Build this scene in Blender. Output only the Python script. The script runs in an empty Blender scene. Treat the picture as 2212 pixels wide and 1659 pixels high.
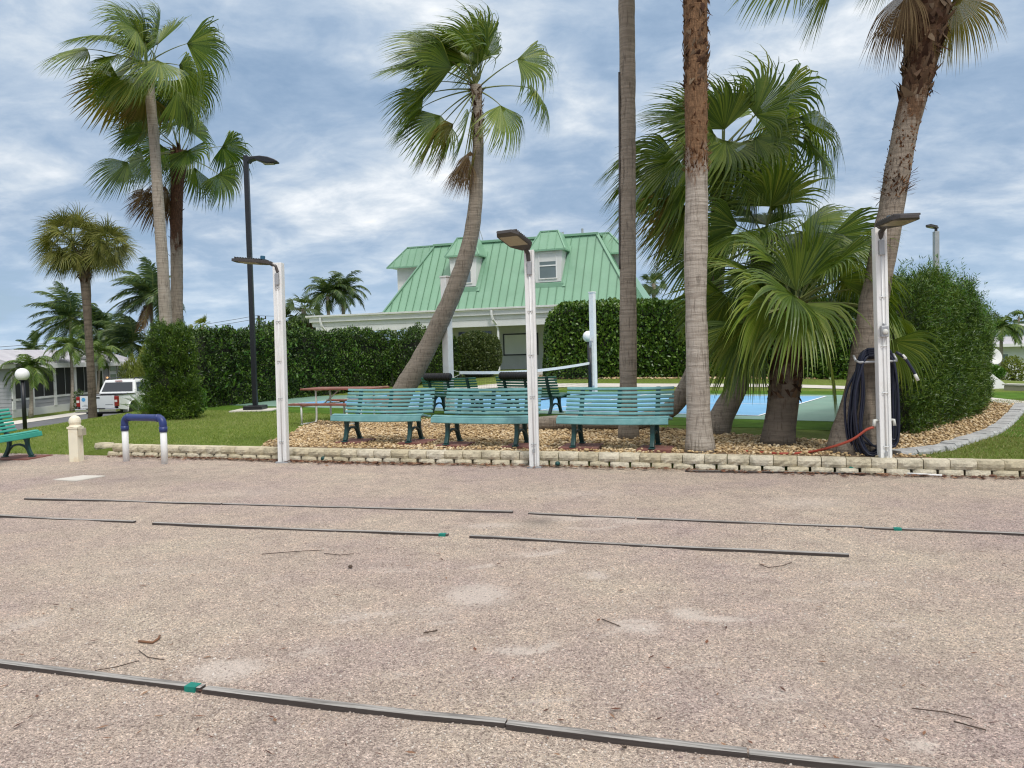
import bpy, math, random
import numpy as np
from mathutils import Vector, Matrix, noise
R = math.radians
SC = bpy.context.scene
COL = SC.collection
rnd = random.Random(7)
nrg = np.random.default_rng(11)

# ------------------------------------------------------------------ camera
W0, H0, FPX = 2212.0, 1659.0, 1660.0          # photograph measured at 2212 x 1659
CAM = Vector((0, 0, 1.6))
PITCH, ROLL = R(2.40), R(1.5)
fwd = Vector((0, math.cos(PITCH), -math.sin(PITCH)))
r0 = Vector((1, 0, 0)); u0 = Vector((0, math.sin(PITCH), math.cos(PITCH)))
cx_ = r0 * math.cos(ROLL) - u0 * math.sin(ROLL)
cy_ = r0 * math.sin(ROLL) + u0 * math.cos(ROLL)
cam_d = bpy.data.cameras.new("camera")
cam_d.sensor_width = 36; cam_d.lens = 36 * FPX / W0
cam_d.clip_start = 0.05; cam_d.clip_end = 5000
cam = bpy.data.objects.new("camera", cam_d); COL.objects.link(cam)
M = Matrix.Identity(4)
for i in range(3):
    M[i][0] = cx_[i]; M[i][1] = cy_[i]; M[i][2] = -fwd[i]; M[i][3] = CAM[i]
cam.matrix_world = M
SC.camera = cam

def ray(px, py):
    return fwd + cx_ * ((px - W0 / 2) / FPX) - cy_ * ((py - H0 / 2) / FPX)
def at(px, py, Y):                 # point on the sight line at depth Y
    d = ray(px, py); return CAM + d * (Y / d.y)
def gz(px, py, z=0.0):             # point where the sight line meets height z
    d = ray(px, py); return CAM + d * ((z - CAM.z) / d.z)
def ss(t):
    t = min(1.0, max(0.0, t)); return t * t * (3 - 2 * t)

WD = Vector((0.949, -0.316, 0)); WN = Vector((0.316, 0.949, 0)); W00 = Vector((-7.37, 13.2, 0))
def sn(X, Y):
    return (X - W00.x) * WD.x + (Y - W00.y) * WD.y, (X - W00.x) * WN.x + (Y - W00.y) * WN.y
def fromsn(s, n):
    return W00.x + s * WD.x + n * WN.x, W00.y + s * WD.y + n * WN.y
BED = 0.17
def h(X, Y):
    s, n = sn(X, Y)
    left = 1.25 * ss((-X - 9.5) / 10.5)
    right = 1.9 * ss((X - 12.5) / 24) * ss((Y - 18) / 20)
    rise = 0.5 * ss((Y - 27) / 9.5) * (1 - ss((-X - 7) / 6)) * (1 - ss((X - 14) / 10))
    far = 1.2 * ss((Y - 62) / 40)
    z = BED - left - right + rise - far * (1 - left / 1.25) * 0.9
    k = max(ss((s + .15) / .5), ss((n - .1) / 2.0))
    return z * k if n < 2.2 else z
def hit(px, py):
    d = ray(px, py); t = 2.0
    while t < 400:
        p = CAM + d * t
        if p.z < h(p.x, p.y): return Vector((p.x, p.y, h(p.x, p.y)))
        t += 0.05
    return p

# ------------------------------------------------------------------ mesh builder
class MB:
    def __init__(s, mat=None): s.v = []; s.f = []; s.m = mat
    def add(s, vs, fs, mat=None):
        b = len(s.v); mat = mat or s.m
        s.v.extend([tuple(mat @ Vector(p)) for p in vs] if mat else [tuple(p) for p in vs])
        s.f.extend([tuple(b + i for i in f) for f in fs])
    def box(s, c, d, rot=None, taper=None):
        x, y, z = (q / 2 for q in d); tx, ty = taper or (1, 1)
        vs = [(-x, -y, -z), (x, -y, -z), (x, y, -z), (-x, y, -z), (-x * tx, -y * ty, z), (x * tx, -y * ty, z), (x * tx, y * ty, z), (-x * tx, y * ty, z)]
        T = Matrix.Translation(c)
        if rot is not None: T = T @ rot.to_4x4()
        vs = [T @ Vector(p) for p in vs]
        s.add(vs, [(0, 3, 2, 1), (4, 5, 6, 7), (0, 1, 5, 4), (1, 2, 6, 5), (2, 3, 7, 6), (3, 0, 4, 7)])
    def span(s, a, b):                        # box from corner a to corner b
        s.box(((a[0] + b[0]) / 2, (a[1] + b[1]) / 2, (a[2] + b[2]) / 2), (abs(b[0] - a[0]), abs(b[1] - a[1]), abs(b[2] - a[2])))
    def tube(s, pts, rad, n=8, cap=True, jit=0, seed=0, sq=None):
        pts = [Vector(p) for p in pts]; rr = rad if isinstance(rad, (list, tuple)) else [rad] * len(pts)
        rg = random.Random(seed); vs = []; fs = []; up = None
        for i, p in enumerate(pts):
            t = (pts[min(i + 1, len(pts) - 1)] - pts[max(i - 1, 0)]).normalized()
            if up is None:
                up = Vector((0, 0, 1)) if abs(t.z) < .9 else Vector((0, 1, 0))
            a = t.cross(up)
            if a.length < 1e-5: a = t.cross(Vector((1, 0, 0)))
            a.normalize(); b = a.cross(t).normalized(); up = b
            for k in range(n):
                an = 2 * math.pi * (k + (.5 if sq else 0)) / n
                q = rr[i] * (1 + jit * (rg.random() - .5))
                if sq: vs.append(p + a * (math.cos(an) * sq[0] * rr[i]) + b * (math.sin(an) * sq[1] * rr[i]))
                else: vs.append(p + a * (math.cos(an) * q) + b * (math.sin(an) * q))
        for i in range(len(pts) - 1):
            for k in range(n):
                fs.append((i * n + k, i * n + (k + 1) % n, (i + 1) * n + (k + 1) % n, (i + 1) * n + k))
        if cap:
            fs.append(tuple(range(n - 1, -1, -1))); fs.append(tuple((len(pts) - 1) * n + k for k in range(n)))
        s.add(vs, fs)
    def bar(s, pts, w, t):                    # rectangular section w x t swept along pts
        s.tube(pts, 1.0, 4, sq=(w * .7071, t * .7071))
    def prism(s, poly, z0, z1, ax='z'):
        n = len(poly)
        mk = {'z': lambda a, b, c: (a, b, c), 'x': lambda a, b, c: (c, a, b), 'y': lambda a, b, c: (a, c, b)}[ax]
        vs = [mk(a, b, z0) for a, b in poly] + [mk(a, b, z1) for a, b in poly]
        fs = [tuple(range(n - 1, -1, -1)), tuple(range(n, 2 * n))] + [(i, (i + 1) % n, n + (i + 1) % n, n + i) for i in range(n)]
        if ax == 'y': fs = [tuple(reversed(f)) for f in fs]
        s.add(vs, fs)
    def lathe(s, prof, n=20, c=(0, 0, 0)):
        vs = []; fs = []
        for r_, z in prof:
            for k in range(n):
                a = 2 * math.pi * k / n; vs.append((c[0] + r_ * math.cos(a), c[1] + r_ * math.sin(a), c[2] + z))
        for i in range(len(prof) - 1):
            for k in range(n): fs.append((i * n + k, i * n + (k + 1) % n, (i + 1) * n + (k + 1) % n, (i + 1) * n + k))
        fs.append(tuple(range(n - 1, -1, -1))); fs.append(tuple((len(prof) - 1) * n + k for k in range(n)))
        s.add(vs, fs)
    def sphere(s, c, r_, n=20, m=12, sq=(1, 1, 1)):
        prof = [(max(.0005, r_ * math.sin(math.pi * i / m)) , -r_ * math.cos(math.pi * i / m) * sq[2]) for i in range(m + 1)]
        s.lathe(prof, n, c)
    def poly(s, pts): s.add(pts, [tuple(range(len(pts)))])
    def build(s, name, mat, parent=None, smooth=False, bevel=0, seg=2):
        me = bpy.data.meshes.new(name); me.from_pydata(s.v, [], s.f); me.update()
        return link(name, me, mat, parent, smooth, bevel, seg)
def link(name, me, mat, parent=None, smooth=False, bevel=0, seg=2):
    if mat: me.materials.append(mat)
    if smooth: me.polygons.foreach_set('use_smooth', [True] * len(me.polygons))
    o = bpy.data.objects.new(name, me); COL.objects.link(o)
    if parent: o.parent = parent
    if bevel:
        b = o.modifiers.new('bevel', 'BEVEL'); b.width = bevel; b.segments = seg; b.limit_method = 'ANGLE'; b.angle_limit = R(40)
    return o
def tag(o, label, cat, group=None, kind=None):
    o['label'] = label; o['category'] = cat
    if group: o['group'] = group
    if kind: o['kind'] = kind
    return o
def thing(name, label, cat, loc=(0, 0, 0), rz=0, group=None):
    o = bpy.data.objects.new(name, None); COL.objects.link(o); o.empty_display_size = .1
    o.location = loc; o.rotation_euler = (0, 0, rz)
    return tag(o, label, cat, group)
def kids(o): return [c for c in COL.objects if c.parent == o]
def copy_tree(o, parent=None):
    c = o.copy(); COL.objects.link(c)
    if parent: c.parent = parent
    for ch in kids(o): copy_tree(ch, c)
    return c
def structure(o): o['kind'] = 'structure'; return o
def np_mesh(name, V, F):
    me = bpy.data.meshes.new(name); k = F.shape[1]
    me.vertices.add(len(V)); me.vertices.foreach_set('co', np.asarray(V, dtype=np.float32).ravel())
    me.loops.add(F.size); me.loops.foreach_set('vertex_index', F.astype(np.int32).ravel())
    me.polygons.add(len(F)); me.polygons.foreach_set('loop_start', np.arange(0, F.size, k, dtype=np.int32))
    me.update(calc_edges=True); me.validate()
    return me

# ------------------------------------------------------------------ materials
def newmat(name):
    m = bpy.data.materials.new(name); m.use_nodes = True
    nt = m.node_tree; b = nt.nodes['Principled BSDF']
    return m, nt, b
def nd(nt, typ, ins=None, **kw):
    n = nt.nodes.new(typ)
    for k, v in kw.items(): setattr(n, k, v)
    for k, v in (ins or {}).items():
        if hasattr(v, 'is_output'): nt.links.new(v, n.inputs[k])
        else: n.inputs[k].default_value = v
    return n
def c4(c): return (c[0], c[1], c[2], 1)
def coords(nt, scale=(1, 1, 1), which='Object'):
    tc = nd(nt, 'ShaderNodeTexCoord')
    mp = nd(nt, 'ShaderNodeMapping', {'Vector': tc.outputs[which], 'Scale': scale})
    return mp.outputs[0]
def ramp(nt, fac, stops):
    r_ = nd(nt, 'ShaderNodeValToRGB', {'Fac': fac}); e = r_.color_ramp.elements
    while len(e) < len(stops): e.new(.5)
    for q, (p, c) in zip(e, stops): q.position = p; q.color = c4(c) if len(c) == 3 else c
    return r_.outputs[0]
def mixc(nt, fac, a, b, mode='MIX'):
    n = nd(nt, 'ShaderNodeMix', data_type='RGBA', blend_type=mode)
    for k, v in ((0, fac), (6, a), (7, b)):
        if hasattr(v, 'is_output'): nt.links.new(v, n.inputs[k])
        else: n.inputs[k].default_value = c4(v) if isinstance(v, (tuple, list)) else v
    return n.outputs[2]
def fnoise(nt, vec, scale, detail=4, rough=.6):
    return nd(nt, 'ShaderNodeTexNoise', {'Vector': vec, 'Scale': scale, 'Detail': detail, 'Roughness': rough}).outputs[0]
def bump(nt, b, hgt, strength=.3, dist=.01):
    n = nd(nt, 'ShaderNodeBump', {'Height': hgt, 'Strength': strength, 'Distance': dist})
    nt.links.new(n.outputs[0], b.inputs['Normal'])
def math_(nt, op, a, b=0.0):
    n = nd(nt, 'ShaderNodeMath', operation=op)
    for k, v in ((0, a), (1, b)):
        if hasattr(v, 'is_output'): nt.links.new(v, n.inputs[k])
        else: n.inputs[k].default_value = v
    return n.outputs[0]

def plain(name, col, rough=.6, var=.12, scale=6, metal=0, dirt=None, dscale=3, bmp=0, bscale=60, spec=.5):
    m, nt, b = newmat(name); v = coords(nt)
    n1 = fnoise(nt, v, scale, 5)
    lo = [c * (1 - var * 1.6) for c in col]; hi = [min(1, c * (1 + var)) for c in col]
    c = ramp(nt, n1, [(.3, lo), (.7, hi)])
    if dirt:
        n2 = fnoise(nt, v, dscale, 7, .7)
        k = ramp(nt, n2, [(.50, (0, 0, 0)), (.72, (1, 1, 1))])
        c = mixc(nt, math_(nt, 'MULTIPLY', k, .65), c, dirt)
    oi = nd(nt, 'ShaderNodeObjectInfo').outputs['Random']; k_ = math_(nt, 'ADD', math_(nt, 'MULTIPLY', oi, .10), .95)
    c = mixc(nt, 1.0, c, nd(nt, 'ShaderNodeCombineXYZ', {0: k_, 1: k_, 2: k_}).outputs[0], 'MULTIPLY')
    nt.links.new(c, b.inputs['Base Color'])
    b.inputs['Roughness'].default_value = rough; b.inputs['Metallic'].default_value = metal
    b.inputs['Specular IOR Level'].default_value = spec
    if bmp: bump(nt, b, fnoise(nt, v, bscale, 4), bmp, .01)
    return m
def leafmat(name, stops, trans=.3, rough=.45, tcol=None, spec=.4, scale=.6):
    m, nt, b = newmat(name)
    g = nd(nt, 'ShaderNodeNewGeometry')
    big = fnoise(nt, coords(nt), scale, 3)
    f = math_(nt, 'ADD', math_(nt, 'MULTIPLY', g.outputs['Random Per Island'], .62), math_(nt, 'MULTIPLY', big, .5))
    c = ramp(nt, math_(nt, 'SUBTRACT', f, .05), stops)
    nt.links.new(c, b.inputs['Base Color'])
    b.inputs['Roughness'].default_value = rough; b.inputs['Specular IOR Level'].default_value = spec
    if trans:
        tr = nd(nt, 'ShaderNodeBsdfTranslucent')
        tc = mixc(nt, 1.0, c, tcol or (1.5, 1.5, .7), 'MULTIPLY'); nt.links.new(tc, tr.inputs['Color'])
        mx = nd(nt, 'ShaderNodeMixShader', {0: trans}); nt.links.new(b.outputs[0], mx.inputs[1]); nt.links.new(tr.outputs[0], mx.inputs[2])
        nt.links.new(mx.outputs[0], nt.nodes['Material Output'].inputs[0])
    return m
def barkmat(name, base, dark, light, ring=26, fib=None, fz=99, crack=.6):
    m, nt, b = newmat(name)
    tc = nd(nt, 'ShaderNodeTexCoord').outputs['Object']
    mp = nd(nt, 'ShaderNodeMapping', {'Vector': tc, 'Scale': (2.2, 2.2, ring)}).outputs[0]
    rings = fnoise(nt, mp, 1.0, 4, .65)
    mv = nd(nt, 'ShaderNodeMapping', {'Vector': tc, 'Scale': (26, 26, 3.2)}).outputs[0]
    cr = fnoise(nt, mv, 1.0, 5, .7)
    bl = fnoise(nt, tc, 1.7, 5, .65)
    c = ramp(nt, bl, [(.3, base), (.7, light)])
    c = mixc(nt, ramp(nt, rings, [(.42, (1, 1, 1)), (.56, (0, 0, 0))]), c, [a * .86 for a in base])
    c = mixc(nt, math_(nt, 'MULTIPLY', ramp(nt, cr, [(.36, (1, 1, 1)), (.47, (0, 0, 0))]), crack), c, dark)
    if fib:
        sep = nd(nt, 'ShaderNodeSeparateXYZ', {0: tc}).outputs[2]
        ff = fnoise(nt, nd(nt, 'ShaderNodeMapping', {'Vector': tc, 'Scale': (5, 5, 1.6)}).outputs[0], 1.6, 6, .7)
        zz = math_(nt, 'ADD', sep, math_(nt, 'MULTIPLY', math_(nt, 'SUBTRACT', ff, .5), 2.4))
        k = nd(nt, 'ShaderNodeMapRange', {'Value': zz, 'From Min': fz - .12, 'From Max': fz + .25}).outputs[0]
        fv = fnoise(nt, nd(nt, 'ShaderNodeMapping', {'Vector': tc, 'Scale': (30, 30, 7)}).outputs[0], 1.5, 5, .75)
        fc = ramp(nt, fv, [(.3, [a * .35 for a in fib]), (.55, fib), (.75, [a * 1.7 for a in fib])])
        c = mixc(nt, k, c, fc)
    nt.links.new(c, b.inputs['Base Color']); b.inputs['Roughness'].default_value = .85; b.inputs['Specular IOR Level'].default_value = .2
    hh = math_(nt, 'ADD', math_(nt, 'MULTIPLY', rings, .8), cr)
    bump(nt, b, hh, .8, .03)
    return m

MAT = {}
MAT['white'] = plain('white_paint', (.78, .78, .765), .5, .03, 2, dirt=(.60, .57, .50), dscale=2.2)
MAT['bwhite'] = plain('building_white', (.72, .72, .70), .6, .03, 1.5, dirt=(.60, .59, .55), dscale=.8)
MAT['cream'] = plain('cream_vinyl', (.80, .74, .58), .5, .05, 4, dirt=(.55, .38, .18), dscale=4)
MAT['navy'] = plain('navy_paint', (.022, .040, .16), .4, .12, 6)
MAT['black'] = plain('black_metal', (.013, .014, .017), .4, .1, 6)
MAT['bronze'] = plain('bronze_metal', (.055, .048, .045), .5, .12, 9)
MAT['lens'] = plain('lamp_lens', (.33, .29, .20), .35, .1, 30)
MAT['grey'] = plain('grey_metal', (.38, .39, .40), .45, .08, 9, metal=.3)
MAT['cellblue'] = plain('photocell_blue', (.02, .10, .17), .4, .05, 8)
MAT['teal'] = plain('faded_teal_plank', (.135, .315, .315), .45, .14, 3.2, dirt=(.23, .41, .41), dscale=7)
MAT['teal2'] = plain('bright_teal_plank', (.045, .36, .27), .42, .10, 4)
MAT['shade_teal'] = plain('shaded_green_plank', (.032, .16, .115), .45, .12, 4)  # bench green darkened: shade on the backs is put into the colour
MAT['leg'] = plain('dark_green_cast_metal', (.008, .050, .046), .42, .15, 8)
MAT['rubber'] = plain('black_rubber', (.012, .012, .013), .55, .15, 20)
MAT['redwood'] = plain('red_brown_board', (.24, .085, .055), .6, .18, 7, dirt=(.33, .20, .14), dscale=5)
MAT['paver'] = plain('red_paver', (.20, .075, .058), .85, .18, 6, dirt=(.24, .16, .12), dscale=5, bmp=.4, bscale=90)
MAT['galv'] = plain('galvanised_pipe', (.62, .62, .57), .45, .08, 6)
MAT['block'] = None
MAT['gblock'] = plain('grey_block', (.43, .43, .42), .9, .16, 5, dirt=(.22, .21, .19), dscale=6, bmp=.6, bscale=50)
MAT['concrete'] = plain('concrete', (.58, .55, .49), .9, .08, 2, dirt=(.44, .41, .36), dscale=1.2)
MAT['asphalt'] = plain('asphalt', (.125, .128, .135), .9, .12, 3, dirt=(.16, .16, .165), dscale=1, bmp=.3)
MAT['cgreen'] = plain('court_green', (.175, .30, .235), .75, .08, 1.5, dirt=(.22, .33, .26), dscale=.8)
MAT['cblue'] = plain('court_blue', (.155, .375, .60), .7, .06, 1.5, dirt=(.20, .42, .62), dscale=.8)
MAT['line'] = plain('court_line', (.80, .82, .82), .6, .03, 3)
MAT['turf'] = plain('turf', (.075, .150, .016), .95, .22, 2.5, bmp=.8, bscale=150, spec=.1)
MAT['roof'] = plain('green_metal_roof', (.20, .37, .245), .42, .05, .7, dirt=(.235, .40, .285), dscale=1.2)
MAT['rooft'] = plain('green_metal_trim', (.12, .34, .185), .45, .05, 1)
MAT['seam'] = plain('roof_seam', (.115, .235, .145), .45, .05, 1)
MAT['stucco'] = plain('stucco', (.60, .60, .575), .9, .05, 2, bmp=.3, bscale=40)
MAT['siding'] = plain('grey_siding', (.36, .36, .385), .7, .06, 2)
MAT['hroof'] = plain('pale_roof', (.44, .43, .46), .7, .08, 1.2, dirt=(.60, .60, .60), dscale=1.5)
MAT['screen'] = plain('dark_screen', (.010, .010, .012), .5, .1, 3)
MAT['tan'] = plain('tan_masonry', (.42, .38, .28), .9, .1, 3)
MAT['terracotta'] = plain('pale_pot', (.45, .41, .36), .8, .12, 6)
MAT['hose'] = plain('navy_hose', (.010, .013, .032), .38, .15, 12)
MAT['redhose'] = plain('red_hose', (.35, .055, .03), .5, .15, 8)
MAT['tape'] = plain('green_tape', (.0, .20, .15), .5, .1, 20)
MAT['gpaint'] = plain('green_cap', (.004, .06, .055), .5, .1, 20)
MAT['rope'] = plain('pale_rope', (.62, .60, .52), .8, .1, 20)
MAT['net'] = plain('black_net', (.012, .012, .012), .8, .1, 20)
MAT['chrome'] = plain('chrome', (.62, .62, .63), .15, .03, 5, metal=1)
MAT['truck'] = plain('white_car_paint', (.78, .79, .79), .22, .02, 2)
MAT['redlight'] = plain('red_lens', (.28, .012, .012), .2, .05, 5)
MAT['amber'] = plain('amber_lens', (.75, .72, .66), .2, .05, 5)
MAT['sticker'] = plain('blue_sticker', (.10, .36, .66), .4, .1, 30)
MAT['plate'] = plain('licence_plate', (.62, .68, .62), .4, .1, 30)
MAT['timber'] = None
MAT['twig'] = plain('dry_twig', (.085, .058, .042), .9, .3, 30)
MAT['litter'] = leafmat('dry_leaves', [(.2, (.06, .022, .014)), (.5, (.16, .065, .035)), (.8, (.27, .16, .09))], trans=0, rough=.8)
MAT['pebble'] = leafmat('river_rock', [(.12, (.20, .125, .06)), (.35, (.45, .31, .155)), (.6, (.58, .43, .24)), (.85, (.70, .58, .40))], trans=0, rough=.75, spec=.3)
MAT['hib'] = plain('red_flower', (.5, .01, .01), .6, .1, 5)

def glassmat(name, col=(.02, .025, .03), rough=.06):
    m, nt, b = newmat(name); b.inputs['Base Color'].default_value = c4(col); b.inputs['Roughness'].default_value = rough
    b.inputs['Specular IOR Level'].default_value = .8
    return m
MAT['glass'] = glassmat('window_glass'); MAT['wglass'] = glassmat('pale_window_glass', (.16, .20, .21), .12)
m, nt, b = newmat('globe_glass'); b.inputs['Base Color'].default_value = (.86, .86, .85, 1); b.inputs['Roughness'].default_value = .3; MAT['globe'] = m
m, nt, b = newmat('porch_lamp'); b.inputs['Base Color'].default_value = (.9, .5, .2, 1); b.inputs['Emission Color'].default_value = (1, .55, .25, 1); b.inputs['Emission Strength'].default_value = .8; MAT['plamp'] = m

# blocks: rough cream face with grey-green staining
m, nt, b = newmat('cream_wall_block'); v = coords(nt); g = nd(nt, 'ShaderNodeNewGeometry').outputs['Random Per Island']
c = ramp(nt, g, [(0, (.54, .47, .32)), (.5, (.64, .57, .42)), (1, (.68, .62, .49))])
st = fnoise(nt, v, 4.5, 7, .75)
c = mixc(nt, math_(nt, 'MULTIPLY', ramp(nt, st, [(.46, (0, 0, 0)), (.66, (1, 1, 1))]), .62), c, (.28, .25, .17))
nt.links.new(c, b.inputs['Base Color']); b.inputs['Roughness'].default_value = .95; b.inputs['Specular IOR Level'].default_value = .15
bump(nt, b, fnoise(nt, v, 26, 5, .7), .9, .025); MAT['block'] = m
# timber: grey grain on upward faces, plain dark brown on the sides
m, nt, b = newmat('pale_top_timber'); v = coords(nt, (2.5, 60, 60))
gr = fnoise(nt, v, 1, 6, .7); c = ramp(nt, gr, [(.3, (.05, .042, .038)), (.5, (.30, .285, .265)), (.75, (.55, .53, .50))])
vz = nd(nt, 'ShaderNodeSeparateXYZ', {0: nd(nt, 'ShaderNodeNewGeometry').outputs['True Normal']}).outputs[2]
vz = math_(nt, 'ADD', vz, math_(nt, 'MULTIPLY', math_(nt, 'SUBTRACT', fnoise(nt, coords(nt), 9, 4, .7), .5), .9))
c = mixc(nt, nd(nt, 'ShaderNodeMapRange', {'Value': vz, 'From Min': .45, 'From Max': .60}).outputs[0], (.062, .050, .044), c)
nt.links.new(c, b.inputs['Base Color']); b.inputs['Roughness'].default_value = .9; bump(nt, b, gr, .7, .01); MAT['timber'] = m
# lawn
def lawnmat(name, cols, sc=1.0):
    m, nt, b = newmat(name); v = coords(nt)
    a = fnoise(nt, v, .35 * sc, 5, .6); f = fnoise(nt, v, 9, 6, .75); f2 = fnoise(nt, v, 60, 3, .7)
    t = math_(nt, 'ADD', math_(nt, 'MULTIPLY', a, .55), math_(nt, 'ADD', math_(nt, 'MULTIPLY', f, .45), math_(nt, 'MULTIPLY', f2, .25)))
    c = ramp(nt, t, cols)
    nt.links.new(c, b.inputs['Base Color']); b.inputs['Roughness'].default_value = .95; b.inputs['Specular IOR Level'].default_value = .1
    bump(nt, b, math_(nt, 'ADD', f, f2), .9, .05); return m
MAT['lawn'] = lawnmat('lawn_grass', [(.40, (.095, .145, .022)), (.58, (.16, .23, .040)), (.75, (.24, .27, .085))])
MAT['blade'] = leafmat('grass_blade', [(.15, (.11, .175, .022)), (.5, (.195, .27, .040)), (.85, (.34, .36, .12))], trans=.25, rough=.6, scale=.4)
MAT['dryblade'] = leafmat('dry_grass_blade', [(.15, (.14, .18, .035)), (.5, (.23, .25, .07)), (.85, (.36, .33, .15))], trans=.25, rough=.6, scale=.4)
# gravel
m, nt, b = newmat('pink_gravel'); v = coords(nt)
big = fnoise(nt, v, .55, 5, .6); mid = fnoise(nt, v, 4.0, 6, .7)
vo = nd(nt, 'ShaderNodeTexVoronoi', {'Vector': v, 'Scale': 185.0, 'Randomness': 1.0})
vo2 = nd(nt, 'ShaderNodeTexVoronoi', {'Vector': v, 'Scale': 85.0, 'Randomness': 1.0})
cell = nd(nt, 'ShaderNodeSeparateColor', {0: vo.outputs['Color']}).outputs[0]
cell2 = nd(nt, 'ShaderNodeSeparateColor', {0: vo2.outputs['Color']}).outputs[1]
c = ramp(nt, big, [(.34, (.50, .412, .382)), (.5, (.555, .468, .402)), (.66, (.60, .525, .435))])
c = mixc(nt, .72, c, ramp(nt, cell, [(0, (.22, .19, .18)), (.16, (.62, .59, .58)), (.5, (1.05, 1.03, 1.0)), (.88, (1.4, 1.35, 1.3)), (1, (2.1, 2.05, 2.0))]), 'MULTIPLY')
c = mixc(nt, .55, c, ramp(nt, cell2, [(0, (.30, .25, .24)), (.22, (.85, .82, .81)), (.85, (1.12, 1.1, 1.07)), (1, (1.7, 1.7, 1.7))]), 'MULTIPLY')
c = mixc(nt, .6, c, ramp(nt, mid, [(.28, (.66, .63, .64)), (.5, (1, 1, 1)), (.72, (1.24, 1.19, 1.13))]), 'MULTIPLY')
sa = nd(nt, 'ShaderNodeAttribute', attribute_name='sand').outputs['Fac']
sb = math_(nt, 'ADD', sa, math_(nt, 'MULTIPLY', math_(nt, 'SUBTRACT', fnoise(nt, v, 30, 7, .85), .5), 3.4))
k = nd(nt, 'ShaderNodeMapRange', {'Value': sb, 'From Min': .30, 'From Max': .85}).outputs[0]
k = math_(nt, 'MULTIPLY', k, math_(nt, 'MINIMUM', math_(nt, 'MULTIPLY', sa, 4.0), 1.0))
c = mixc(nt, math_(nt, 'MULTIPLY', k, .8), c, mixc(nt, .5, (.78, .68, .60), ramp(nt, cell, [(0, (.35, .33, .32)), (.3, (.9, .9, .9)), (1, (1.1, 1.1, 1.1))]), 'MULTIPLY'))
da = nd(nt, 'ShaderNodeAttribute', attribute_name='damp').outputs['Fac']
c = mixc(nt, math_(nt, 'MULTIPLY', da, .5), c, (.22, .19, .17))
nt.links.new(c, b.inputs['Base Color']); b.inputs['Roughness'].default_value = .95; b.inputs['Specular IOR Level'].default_value = .15
hh = math_(nt, 'ADD', math_(nt, 'MULTIPLY', vo.outputs['Distance'], -1.0), math_(nt, 'MULTIPLY', mid, 1.5))
bump(nt, b, hh, .9, .012); MAT['gravel'] = m
MAT['stone'] = leafmat('gravel_stone', [(.15, (.22, .17, .16)), (.4, (.40, .33, .29)), (.7, (.52, .46, .40)), (.9, (.72, .68, .63))], trans=0, rough=.9, spec=.2)

# foliage
MAT['fan'] = leafmat('fan_leaf', [(.12, (.030, .066, .007)), (.45, (.085, .145, .014)), (.75, (.165, .22, .028)), (.95, (.27, .27, .06))], .25, .4, spec=.5)
MAT['fanpale'] = leafmat('pale_fan_leaf', [(.12, (.085, .145, .014)), (.5, (.165, .235, .026)), (.9, (.25, .29, .06))], .18, .4, spec=.5)
MAT['fandark'] = leafmat('dark_fan_leaf', [(.12, (.020, .052, .006)), (.5, (.062, .118, .013)), (.9, (.15, .205, .028))], .2, .36, spec=.5)
MAT['deadfan'] = leafmat('dead_leaf', [(.15, (.075, .046, .026)), (.5, (.15, .10, .055)), (.9, (.26, .19, .10))], .15, .8, tcol=(1.2, 1, .7), spec=.1)
MAT['yelfan'] = leafmat('yellowing_leaf', [(.15, (.11, .10, .015)), (.5, (.19, .17, .025)), (.9, (.25, .17, .06))], .28, .55)
MAT['sabal'] = leafmat('cabbage_palm_leaf', [(.15, (.070, .090, .014)), (.5, (.14, .155, .026)), (.9, (.26, .25, .06))], .14, .5)
MAT['coco'] = leafmat('coconut_leaf', [(.15, (.016, .042, .012)), (.5, (.042, .085, .020)), (.9, (.13, .18, .04))], .14, .4)
MAT['xmas'] = leafmat('bright_feather_leaf', [(.15, (.030, .070, .010)), (.5, (.078, .145, .020)), (.9, (.19, .25, .05))], .15, .4)
MAT['darkhedge'] = leafmat('dark_hedge_leaf', [(.15, (.010, .026, .004)), (.5, (.032, .072, .009)), (.9, (.13, .21, .03))], .08, .4, scale=.5)
MAT['clusia'] = leafmat('glossy_hedge_leaf', [(.15, (.022, .058, .007)), (.5, (.062, .130, .015)), (.9, (.17, .26, .04))], .1, .35, scale=.6)
MAT['podo'] = leafmat('needle_hedge_leaf', [(.15, (.016, .042, .004)), (.5, (.048, .105, .008)), (.9, (.15, .22, .025))], .1, .4, scale=.7)
MAT['bush'] = leafmat('bush_leaf', [(.15, (.035, .060, .012)), (.5, (.060, .090, .020)), (.9, (.12, .14, .035))], .15, .45, scale=.8)
MAT['bright'] = leafmat('bright_shrub_leaf', [(.15, (.035, .105, .014)), (.5, (.075, .175, .022)), (.9, (.15, .26, .04))], .2, .4, scale=.8)
MAT['yelgreen'] = leafmat('yellow_green_leaf', [(.15, (.085, .12, .014)), (.5, (.15, .19, .025)), (.9, (.23, .25, .05))], .25, .5)
MAT['farleaf'] = leafmat('far_leaf', [(.15, (.030, .060, .016)), (.5, (.055, .095, .025)), (.9, (.10, .14, .045))], .2, .5)
MAT['branch_core'] = plain('branch_and_hedge_core', (.020, .024, .010), .9, .3, 5)  # stems and trunks; also hedge cores, their inner shade put into the colour
MAT['petiole'] = plain('palm_stalk', (.16, .19, .05), .5, .2, 5)
MAT['fibre'] = leafmat('palm_fibre', [(.15, (.045, .022, .013)), (.5, (.13, .062, .032)), (.9, (.26, .15, .08))], 0, .9, spec=.1)
MAT['boot'] = leafmat('palm_boot', [(.15, (.028, .016, .011)), (.5, (.085, .045, .028)), (.9, (.20, .15, .10))], 0, .85, spec=.1)

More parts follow.
